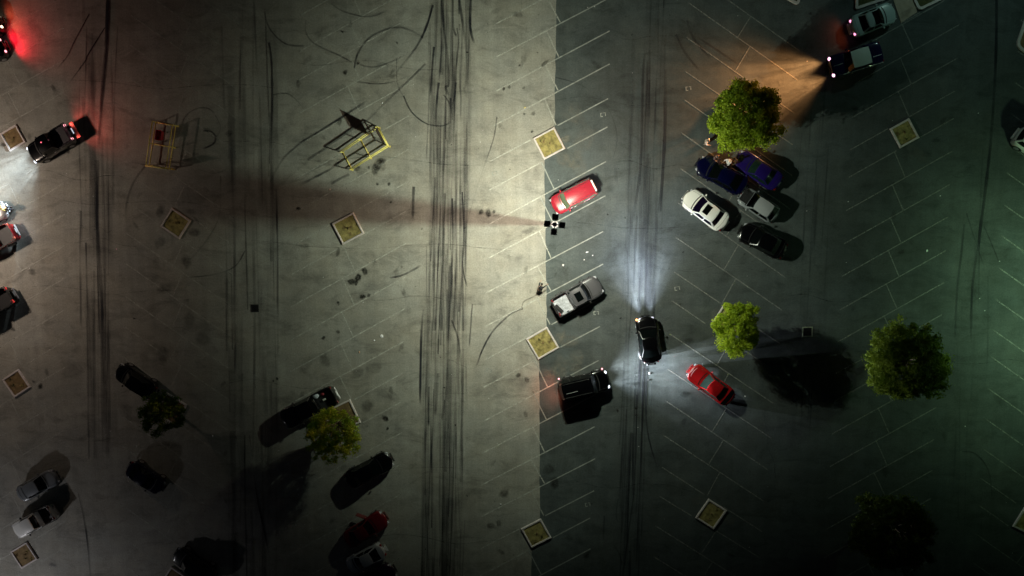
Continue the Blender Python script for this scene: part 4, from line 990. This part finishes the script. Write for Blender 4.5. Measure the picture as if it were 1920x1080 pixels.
# ------------------------------------------------------------------ people
def skin_fig(name, verts, edges, radii, material, parent, sub=2):
    me = bpy.data.meshes.new(name); me.from_pydata(verts, edges, []); me.materials.append(material)
    o = bpy.data.objects.new(name, me); COL.objects.link(o); o.parent = parent
    bpy.context.view_layer.objects.active = o
    sk = o.modifiers.new('skin', 'SKIN'); sk.use_smooth_shade = True
    for i, r in enumerate(radii):
        rr = r if isinstance(r, tuple) else (r, r)
        me.skin_vertices[0].data[i].radius = rr
    me.skin_vertices[0].data[0].use_root = True
    s_ = o.modifiers.new('sub', 'SUBSURF'); s_.levels = sub; s_.render_levels = sub
    return o
def person(p, rz, label, top, legs, hair, pose='stand', hat=None, skin=(.42, .24, .16)):
    t = thing('person', p, rz, label, 'person')
    ms = mat('skin %s' % str(skin), skin, .5)
    if pose == 'stand': hip, chest, neck, head = (0, 0, .93), (0.02, 0, 1.28), (.03, 0, 1.46), (.06, 0, 1.62)
    elif pose == 'lean': hip, chest, neck, head = (0, 0, .86), (.34, 0, 1.08), (.52, .02, 1.16), (.66, .02, 1.20)
    P = {'hip': hip, 'waist': tuple((Vector(hip) * .55 + Vector(chest) * .45)), 'chest': chest, 'neck': neck, 'head': head}
    foot = [(.02, .12), (.05, -.13)] if pose == 'stand' else [(-.30, .13), (.16, -.13)]
    cx = Vector(chest)
    sh = {1: cx + Vector((.01, .19, .10)), -1: cx + Vector((.01, -.19, .10))}
    if pose == 'stand':
        el = {1: sh[1] + Vector((.02, .08, -.27)), -1: sh[-1] + Vector((.10, -.08, -.24))}
        wr = {1: el[1] + Vector((.12, -.01, -.22)), -1: el[-1] + Vector((.22, .10, -.02))}
    else:
        el = {1: sh[1] + Vector((.22, .06, -.14)), -1: sh[-1] + Vector((.20, -.12, -.08))}
        wr = {1: el[1] + Vector((.24, -.02, -.02)), -1: el[-1] + Vector((.22, -.12, .02))}
    V = [P['hip'], P['waist'], P['chest'], P['neck'], P['head'], (head[0] + .015, head[1], head[2] + .10)]
    Ed = [(0, 1), (1, 2), (2, 3), (3, 4), (4, 5)]; R = [(.13, .11), (.12, .10), (.145, .11), .058, .092, .085]
    def chain(start, pts, rs):
        pr = start
        for q, r in zip(pts, rs):
            V.append(tuple(q)); Ed.append((pr, len(V) - 1)); R.append(r); pr = len(V) - 1
        return pr
    for sg in (1, -1):
        e = chain(2, [sh[sg], el[sg], wr[sg]], [.055, .042, .03])
        hd = wr[sg]; dr = (wr[sg] - el[sg]).normalized()
        e = chain(e, [hd + dr * .07], [.032])
        fx, fy = foot[0 if sg > 0 else 1]
        hp = Vector(hip) + Vector((0, sg * .09, -.05)); kn = Vector(((hip[0] * .4 + fx * .6) + .06, fy, .50)); an = Vector((fx, fy, .09))
        chain(0, [hp, kn, an, an + Vector((.15, 0, -.05))], [.085, .058, .042, .035])
    skin_fig('body', V, Ed, R, ms, t, 2)
    # fingers
    fg = MB()
    for sg in (1, -1):
        dr = (wr[sg] - el[sg]).normalized(); side = dr.cross(Vector((0, 0, 1))).normalized(); b0 = wr[sg] + dr * .09
        for k, ln in enumerate((.065, .075, .07, .055)):
            a_ = b0 + side * (.028 - .019 * k); m1 = a_ + dr * ln * .6 + Vector((0, 0, -.008)); e_ = m1 + dr * ln * .4 + Vector((0, 0, -.022))
            fg.tube(a_, m1, .009, .008, 5); fg.tube(m1, e_, .008, .006, 5)
        a_ = wr[sg] + dr * .05 + side * .035 * sg; fg.tube(a_, a_ + dr * .04 + side * .035 * sg, .011, .008, 5)
    fg.build('fingers', ms, t, smooth=True)
    # clothes
    mt, ml = mat('cloth %s' % str(top), top, .85), mat('cloth %s' % str(legs), legs, .85)
    V2 = [P['hip'], P['waist'], P['chest'], tuple(Vector(neck) - Vector((.0, 0, .05)))]; E2 = [(0, 1), (1, 2), (2, 3)]; R2 = [(.155, .13), (.15, .125), (.175, .135), (.08, .08)]
    for sg in (1, -1):
        V2 += [tuple(sh[sg]), tuple(el[sg]), tuple(el[sg].lerp(wr[sg], .8))]; n = len(V2); E2 += [(2, n - 3), (n - 3, n - 2), (n - 2, n - 1)]; R2 += [.075, .06, .048]
    skin_fig('jacket', V2, E2, R2, mt, t, 2)
    V3 = [(hip[0], hip[1], hip[2] + .04)]; E3 = []; R3 = [(.15, .13)]
    for sg in (1, -1):
        fx, fy = foot[0 if sg > 0 else 1]
        V3 += [(hip[0], sg * .095, hip[2] - .08), ((hip[0] * .4 + fx * .6) + .06, fy, .50), (fx, fy, .12)]; n = len(V3); E3 += [(0, n - 3), (n - 3, n - 2), (n - 2, n - 1)]; R3 += [.105, .08, .062]
    skin_fig('trousers', V3, E3, R3, ml, t, 2)
    sb = MB()
    for fx, fy in foot: sb.box((fx + .06, fy, .045), (.28, .10, .09), bev=.03)
    sb.build('shoes', mat('dark shoes', (.03, .03, .03), .6), t)
    hx, hy, hz = head
    MB().sphere((hx - .012, hy, hz + .07), .112, 12, 8, (1.05, .92, .95)).build('hair' if not hat else 'hat', mat('hair %s' % str(hat or hair), hat or hair, .7), t, smooth=True)
    if hat:
        MB().tube((hx, hy, hz + .075), (hx, hy, hz + .09), .24, .22, 18).build('hat_brim', mat('hair %s' % str(hat), hat, .7), t)
    fc = MB(); fc.sphere((hx + .098, hy, hz + .02), .018, 6, 4, (1.2, .8, 1.4))
    for sg in (1, -1): fc.sphere((hx + .0, hy + sg * .096, hz + .02), .028, 6, 4, (.7, .4, 1.1))
    fc.build('nose_and_ears', ms, t, smooth=True)
    ey = MB()
    for sg in (1, -1): ey.sphere((hx + .086, hy + sg * .034, hz + .045), .013, 6, 4)
    ey.box((hx + .094, hy, hz - .035), (.01, .05, .01)); ey.build('eyes_and_mouth', mat('dark eye', (.03, .015, .012), .4), t)
    return t
blk, drk = (.012, .012, .015), (.02, .02, .028)
person(at(1012, 543), math.radians(68), 'person in black leaning towards the tail of the silver pickup', blk, blk, (.02, .015, .01), 'lean')
person(at(1320, 268), math.radians(-30), 'person in pale shirt walking left of the big bright tree', (.70, .58, .50), (.30, .26, .22), (.05, .03, .02))
person(at(1359, 306), math.radians(200), 'person in white wide hat beside the dark navy sedan', (.72, .66, .68), drk, (.03, .02, .02), hat=(.82, .76, .76))
person(at(1337, 296), math.radians(300), 'person in brown jacket at the hood of the dark navy sedan', (.10, .055, .045), drk, (.03, .02, .02))
person(at(1372, 304), math.radians(180), 'person in dark clothes between the navy sedan and the violet coupe', (.05, .04, .02), drk, (.02, .015, .01))
person(at(24, 390), math.radians(200), 'person in bright yellow hooded coat beside the silver car at the left edge', (.82, .62, .18), drk, (.2, .15, .05), hat=(.85, .72, .25))

# ------------------------------------------------------------------ cart corrals
def corral(A, B, C, D, label, sign_px, sign_len=1.5, low=.42, high=.98, open_end='CD', ext=0):
    """A,B closed end; B-C and A-D the long sides (ground pixels)"""
    a, b, c, d_ = [at(*p) for p in (A, B, C, D)]
    ctr = (a + b + c + d_) / 4
    t = thing('cart_corral', ctr, 0, label, 'cart corral', 'yellow tube cart corrals')
    a, b, c, d_ = a - ctr, b - ctr, c - ctr, d_ - ctr
    up = lambda p, z: Vector((p.x, p.y, z)); r = .05
    def rail(p, q, z, nm='rail'): MB().tube(up(p, z), up(q, z), r, r, 8).build(nm, m_yellow, t, smooth=True)
    for p, q in ((a, d_), (b, c), (a, b)):
        for z in (low, high): rail(p, q, z)
    rail(c, d_, .05, 'floor_bar'); rail((b + c) / 2, (a + d_) / 2, .05, 'floor_bar')
    for p in (a, b, c, d_, (b + c) / 2, (a + d_) / 2):
        MB().tube(up(p, 0), up(p, high), r, r, 8).build('post', m_yellow, t, smooth=True)
        MB().box((p.x, p.y, .01), (.16, .16, .02)).build('foot_plate', m_yellow, t)
    s0 = at(*sign_px) - ctr; dr = (b - a).normalized(); ang = math.atan2(dr.y, dr.x)
    for sg in (-.42, .42):
        MB().tube(up(s0 + dr * sg * sign_len, high - .5), up(s0 + dr * sg * sign_len, 1.25), .02, .02, 6).build('sign_post', m_yellow, t)
    MB().box((s0.x, s0.y, 1.72), (sign_len, .03, 1.0), ang).build('sign_panel', m_sign, t)
    return t
corral((711.5, 240), (731, 275), (661, 319), (643.5, 286.5), 'yellow tube cart corral with tall sign in the brightly lit stalls', (721, 258), 1.45)
corral((285, 311), (322, 317), (334, 237), (297, 230), 'yellow tube cart corral on the left holding one red shopping cart', (303, 314), 1.5)
# broad floor rail at the end of the left corral
cp = at(299, 314); o = MB().tube(at(272, 311, .06), at(327, 318, .06), .05, .05, 8).build('barrier_bar', m_yellow, smooth=True); tag(o, 'yellow bar lying across the lower end of the left cart corral', 'bar')
# red shopping cart
cp = at(308, 256); t = thing('shopping_cart', cp, math.radians(80), 'red plastic shopping cart standing inside the left corral', 'shopping cart')
m_cart = mat('red cart plastic', (.50, .012, .03), .4)
bk = MB()
for z0, z1, w0, w1, l0, l1 in ((.50, 1.0, .44, .58, .70, .92),):
    vs = [(-l0 / 2, -w0 / 2, z0), (l0 / 2, -w0 / 2, z0), (l0 / 2, w0 / 2, z0), (-l0 / 2, w0 / 2, z0), (-l1 / 2, -w1 / 2, z1), (l1 / 2, -w1 / 2, z1), (l1 / 2, w1 / 2, z1), (-l1 / 2, w1 / 2, z1)]
    bk.add(vs, [(0, 1, 2, 3), (0, 4, 5, 1), (1, 5, 6, 2), (2, 6, 7, 3), (3, 7, 4, 0)])
bk.build('basket', m_cart, t)
rm = MB(); q = [(-.46, -.29, 1.0), (.46, -.29, 1.0), (.46, .29, 1.0), (-.46, .29, 1.0)]
for i in range(4): rm.tube(q[i], q[(i + 1) % 4], .022, .022, 6)
rm.build('basket_rim', m_cart, t)
MB().tube((-.58, -.28, 1.06), (-.58, .28, 1.06), .022, .022, 6).build('handle', m_trim, t)
fr_ = MB()
for sy in (-.24, .24):
    fr_.tube((-.46, sy, 1.0), (-.58, sy, 1.06), .015, .015, 5); fr_.tube((-.42, sy, .9), (-.40, sy, .16), .016, .016, 5); fr_.tube((-.40, sy, .18), (.42, sy, .18), .016, .016, 5); fr_.tube((.42, sy, .18), (.0, sy, .5), .014, .014, 5)
fr_.build('frame', m_steel, t)
for sx in (-.40, .42):
    for sy in (-.24, .24): MB().tube((sx, sy - .015, .07), (sx, sy + .015, .07), .07, .07, 12).build('wheel', m_tire, t)

# ------------------------------------------------------------------ storm drains
for (x, y, w, rimc, rz, lab) in ((478, 578, .74, (.02, .02, .022), .02, 'black square storm drain in the left lane'), (1514, 622, .92, (.30, .34, .24), .03, 'storm drain with pale square rim beside the tree shadow')):
    t = thing('storm_drain', at(x, y), rz, lab, 'storm drain', 'storm drains set in the lanes')
    f = MB(); k = .09
    for cx, cy, sx, sy in ((0, w / 2 - k / 2, w, k), (0, -w / 2 + k / 2, w, k), (-w / 2 + k / 2, 0, k, w - 2 * k), (w / 2 - k / 2, 0, k, w - 2 * k)): f.box((cx, cy, .02), (sx, sy, .03))
    f.build('frame', mat('drain rim %s' % str(rimc), rimc, .8), t)
    g = MB().box((0, 0, .008), (w - 2 * k, w - 2 * k, .01))
    for i in range(9): g.box(((i - 4) * (w - 2 * k) / 9.5, 0, .022), (.02, w - 2 * k - .02, .016))
    g.build('grate', mat('iron grate', (.008, .008, .009), .7), t)

# ------------------------------------------------------------------ litter
def scrap(x, y, s, col, name, label, cat, h=.05):
    b = MB(); n = 7
    vs = [(math.cos(2 * math.pi * i / n) * s * random.uniform(.6, 1.1), math.sin(2 * math.pi * i / n) * s * random.uniform(.5, .9), .012) for i in range(n)]
    b.add(vs + [(random.uniform(-s, s) * .3, random.uniform(-s, s) * .3, h)], [(i, (i + 1) % n, n) for i in range(n)] + [tuple(range(n - 1, -1, -1))])
    o = b.build(name, mat('scrap %s' % str(col), col, .7)); p = at(x, y); o.location = (p.x, p.y, .03); o.rotation_euler = (0, 0, random.uniform(0, 3)); tag(o, label, cat)
wh = (.85, .85, .88)
scrap(716, 630, .24, wh, 'paper_scrap', 'largest white paper scrap in the empty stalls left of the lane', 'paper')
scrap(702, 638, .1, wh, 'paper_scrap', 'small white paper scrap just left of the largest one', 'paper')
scrap(1056, 497, .12, (.9, .85, .88), 'paper_scrap', 'white scrap in the stall above the silver pickup', 'paper')
scrap(674, 660, .1, (.6, .35, .2), 'cup', 'crushed paper cup on the stall below the largest paper scrap', 'cup')
scrap(619, 355, .09, (.8, .55, .5), 'cup', 'crushed pinkish cup at the upper edge of the brown wedge', 'cup')
scrap(399, 817, .12, wh, 'paper_scrap', 'white dot of paper right of the small dark tree', 'paper')
scrap(1738, 470, .12, (.8, .9, .8), 'paper_scrap', 'white scrap in the green lit stalls on the right', 'paper')
scrap(1397, 743, .11, wh, 'paper_scrap', 'white scrap just right of the red coupe', 'paper')
scrap(340, 768, .13, wh, 'paper_scrap', 'white scrap in the planter by the small dark tree', 'paper', .16)
scrap(939, 945, .10, wh, 'paper_scrap', 'white scrap near the bottom of the bright stall row', 'paper')
scrap(1218, 700, .16, (.75, .7, .8), 'car_part_scrap', 'pale broken bumper piece lying behind the black coupe', 'debris')
scrap(1216, 712, .14, (.02, .02, .02), 'car_part_scrap', 'black plastic piece lying behind the black coupe', 'debris')
scrap(717, 193, .09, wh, 'paper_scrap', 'white scrap above the right cart corral', 'paper')
scrap(984, 202, .10, (.8, .68, .3), 'paper_scrap', 'yellow scrap beside the two short rubber pieces', 'paper')
scrap(219, 467, .09, (.85, .5, .6), 'cup', 'pink speck of litter in the left lane', 'cup')
scrap(1393, 262, .0001 + .2, (.4, .5, .48), 'paper_scrap', 'grey scrap caught under the big bright tree', 'paper')
lt = MB(); random.seed(5)
for _ in range(70):
    x, y = random.uniform(0, 1920), random.uniform(0, 1080); p = at(x, y); s = random.uniform(.02, .05)
    lt.add([(p.x - s, p.y - s, .025), (p.x + s, p.y - s * .6, .025), (p.x + s * .7, p.y + s, .05), (p.x - s * .8, p.y + s * .6, .035)], [(0, 1, 2, 3)])
for cx, cy in ((1105, 477), (1100, 474), (1110, 478), (1098, 483), (560, 985), (584, 992), (575, 980), (562, 932)):
    p = at(cx + random.uniform(-5, 5), cy + random.uniform(-5, 5)); s = .06
    lt.add([(p.x - s, p.y - s, .025), (p.x + s, p.y - s * .6, .025), (p.x + s * .7, p.y + s, .06), (p.x - s * .8, p.y + s * .6, .045)], [(0, 1, 2, 3)])
tag(lt.build('litter', mat('litter bits', (.8, .78, .80), .7)), 'tiny pale bits of litter scattered over the lot', 'litter', kind='stuff')

# ------------------------------------------------------------------ trees
def leaf_mat(name, a, b):
    m = bpy.data.materials.new(name); m.use_nodes = True; nt = m.node_tree; N = nt.nodes; L = nt.links
    pb = N['Principled BSDF']; pb.inputs['Roughness'].default_value = .55; pb.inputs['Specular IOR Level'].default_value = .3
    at_ = N.new('ShaderNodeAttribute'); at_.attribute_name = 'tint'; mx = N.new('ShaderNodeMix'); mx.data_type = 'RGBA'
    mx.inputs['A'].default_value = (*a, 1); mx.inputs['B'].default_value = (*b, 1); L.new(at_.outputs['Fac'], mx.inputs['Factor'])
    L.new(mx.outputs['Result'], pb.inputs['Base Color'])
    tr = N.new('ShaderNodeBsdfTranslucent'); L.new(mx.outputs['Result'], tr.inputs['Color'])
    ms = N.new('ShaderNodeMixShader'); ms.inputs[0].default_value = .35
    L.new(pb.outputs[0], ms.inputs[1]); L.new(tr.outputs[0], ms.inputs[2]); L.new(ms.outputs[0], N['Material Output'].inputs['Surface'])
    return m
lf_mid = leaf_mat('mid green leaves', (.10, .17, .012), (.26, .34, .03))
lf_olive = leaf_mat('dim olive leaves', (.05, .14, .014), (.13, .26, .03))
m_bark = mat('bark', (.16, .12, .08), .9, var=.3, scale=12)
def tree(crown_px, rad_px, base_px, hc, label, lm, clumps=120, leaves=150, seed=1, leaf=.15, sparse=0.0, flat=.62):
    random.seed(seed)
    c = at(crown_px[0], crown_px[1], hc); b = at(*base_px)
    sc = (H - hc) / 1305
    rx, ry = rad_px[0] * sc, rad_px[1] * sc; rz = (rx + ry) / 2 * flat
    t = thing('shade_tree', b, 0, label, 'tree', 'shade trees in the planters')
    c0 = c - b
    tk = MB(); tk.tube((0, 0, 0), (c0.x * .3, c0.y * .3, hc * .42), .17, .12, 10)
    tk.build('trunk', m_bark, t, smooth=True)
    limbs = MB(); fork = Vector((c0.x * .3, c0.y * .3, hc * .42)); cl = []
    tries = 0
    while len(cl) < clumps and tries < 5000:
        tries += 1
        v = Vector((random.gauss(0, 1), random.gauss(0, 1), random.gauss(.15, 1))).normalized()
        rr = random.uniform(.55, 1.0) ** .6
        bump = 1 + .34 * noise.noise(v * 1.7 + Vector((seed * 3.1, 0, 0))) + .10 * noise.noise(v * 4.5 + Vector((seed, 9, 0)))
        p = Vector((v.x * rx * rr * bump, v.y * ry * rr * bump, v.z * rz * rr * bump))
        if sparse and noise.noise(p * .9 + Vector((seed, 0, 0))) < -.35 + sparse * .5: continue
        cl.append(c0 + p * .90)
    for p in cl[::4]:
        mid = fork.lerp(p, .5) + Vector((random.uniform(-.2, .2), random.uniform(-.2, .2), -.15)); limbs.tube(fork, mid, .06, .035, 5, False); limbs.tube(mid, p, .035, .012, 5, False)
    limbs.build('limbs', m_bark, t, smooth=True)
    V = []; F = []; T = []
    for p in cl:
        cr_ = random.uniform(.20, .42) * (rx / 3.2) ** .5; tint0 = random.uniform(.1, .9)
        for _ in range(int(leaves * random.uniform(.6, 1.3))):
            o_ = Vector((random.gauss(0, 1), random.gauss(0, 1), random.gauss(0, 1))).normalized() * cr_ * abs(random.gauss(.75, .38))
            q = p + o_
            s_ = leaf * random.uniform(.55, 1.15)
            nrm = (o_.normalized() * .3 + Vector((random.uniform(-1, 1), random.uniform(-1, 1), random.uniform(.4, 2.0)))).normalized()
            u = nrm.orthogonal().normalized(); u = (Matrix.Rotation(random.uniform(0, 6.28), 3, nrm) @ u); w = nrm.cross(u)
            n = len(V)
            V += [tuple(q - u * s_), tuple(q + w * s_ * .42 + nrm * s_ * .12), tuple(q + u * s_), tuple(q - w * s_ * .42 + nrm * s_ * .12)]
            F.append((n, n + 1, n + 2, n + 3)); T.append(min(1, max(0, tint0 + random.uniform(-.45, .45))))
    me = bpy.data.meshes.new('crown'); me.from_pydata(V, [], F); me.materials.append(lm)
    a_ = me.attributes.new('tint', 'FLOAT', 'FACE'); a_.data.foreach_set('value', T)
    o = bpy.data.objects.new('crown', me); COL.objects.link(o); o.parent = t
    return t
lf_green = leaf_mat('fresh green leaves', (.21, .31, .015), (.52, .62, .04))
lf_lime = leaf_mat('lime leaves', (.22, .33, .012), (.54, .64, .035))
lf_yel = leaf_mat('yellowing leaves', (.22, .38, .03), (.46, .68, .09))
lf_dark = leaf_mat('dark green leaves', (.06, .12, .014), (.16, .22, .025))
tree((1397, 217), (68, 70), (1373, 221), 4.3, 'largest bright green tree with orange light behind it above the blue cars', lf_green, 420, 95, 11, leaf=.125)
tree((1380, 614), (45, 55), (1362, 601), 3.6, 'small lime green tree above the red coupe', lf_lime, 230, 90, 23, leaf=.11, sparse=.3)
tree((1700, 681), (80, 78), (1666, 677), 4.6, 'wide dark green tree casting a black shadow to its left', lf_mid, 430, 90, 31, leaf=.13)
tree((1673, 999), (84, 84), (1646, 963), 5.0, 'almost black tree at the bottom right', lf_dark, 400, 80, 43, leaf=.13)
tree((625, 814), (58, 56), (640, 782), 3.8, 'yellow green loose tree over the black pickup', lf_yel, 260, 60, 57, leaf=.11, sparse=.5)
tree((303, 779), (49, 46), (321, 767), 3.4, 'small dark thin tree beside the black sedan on the left', lf_olive, 170, 50, 61, leaf=.11, sparse=.4)
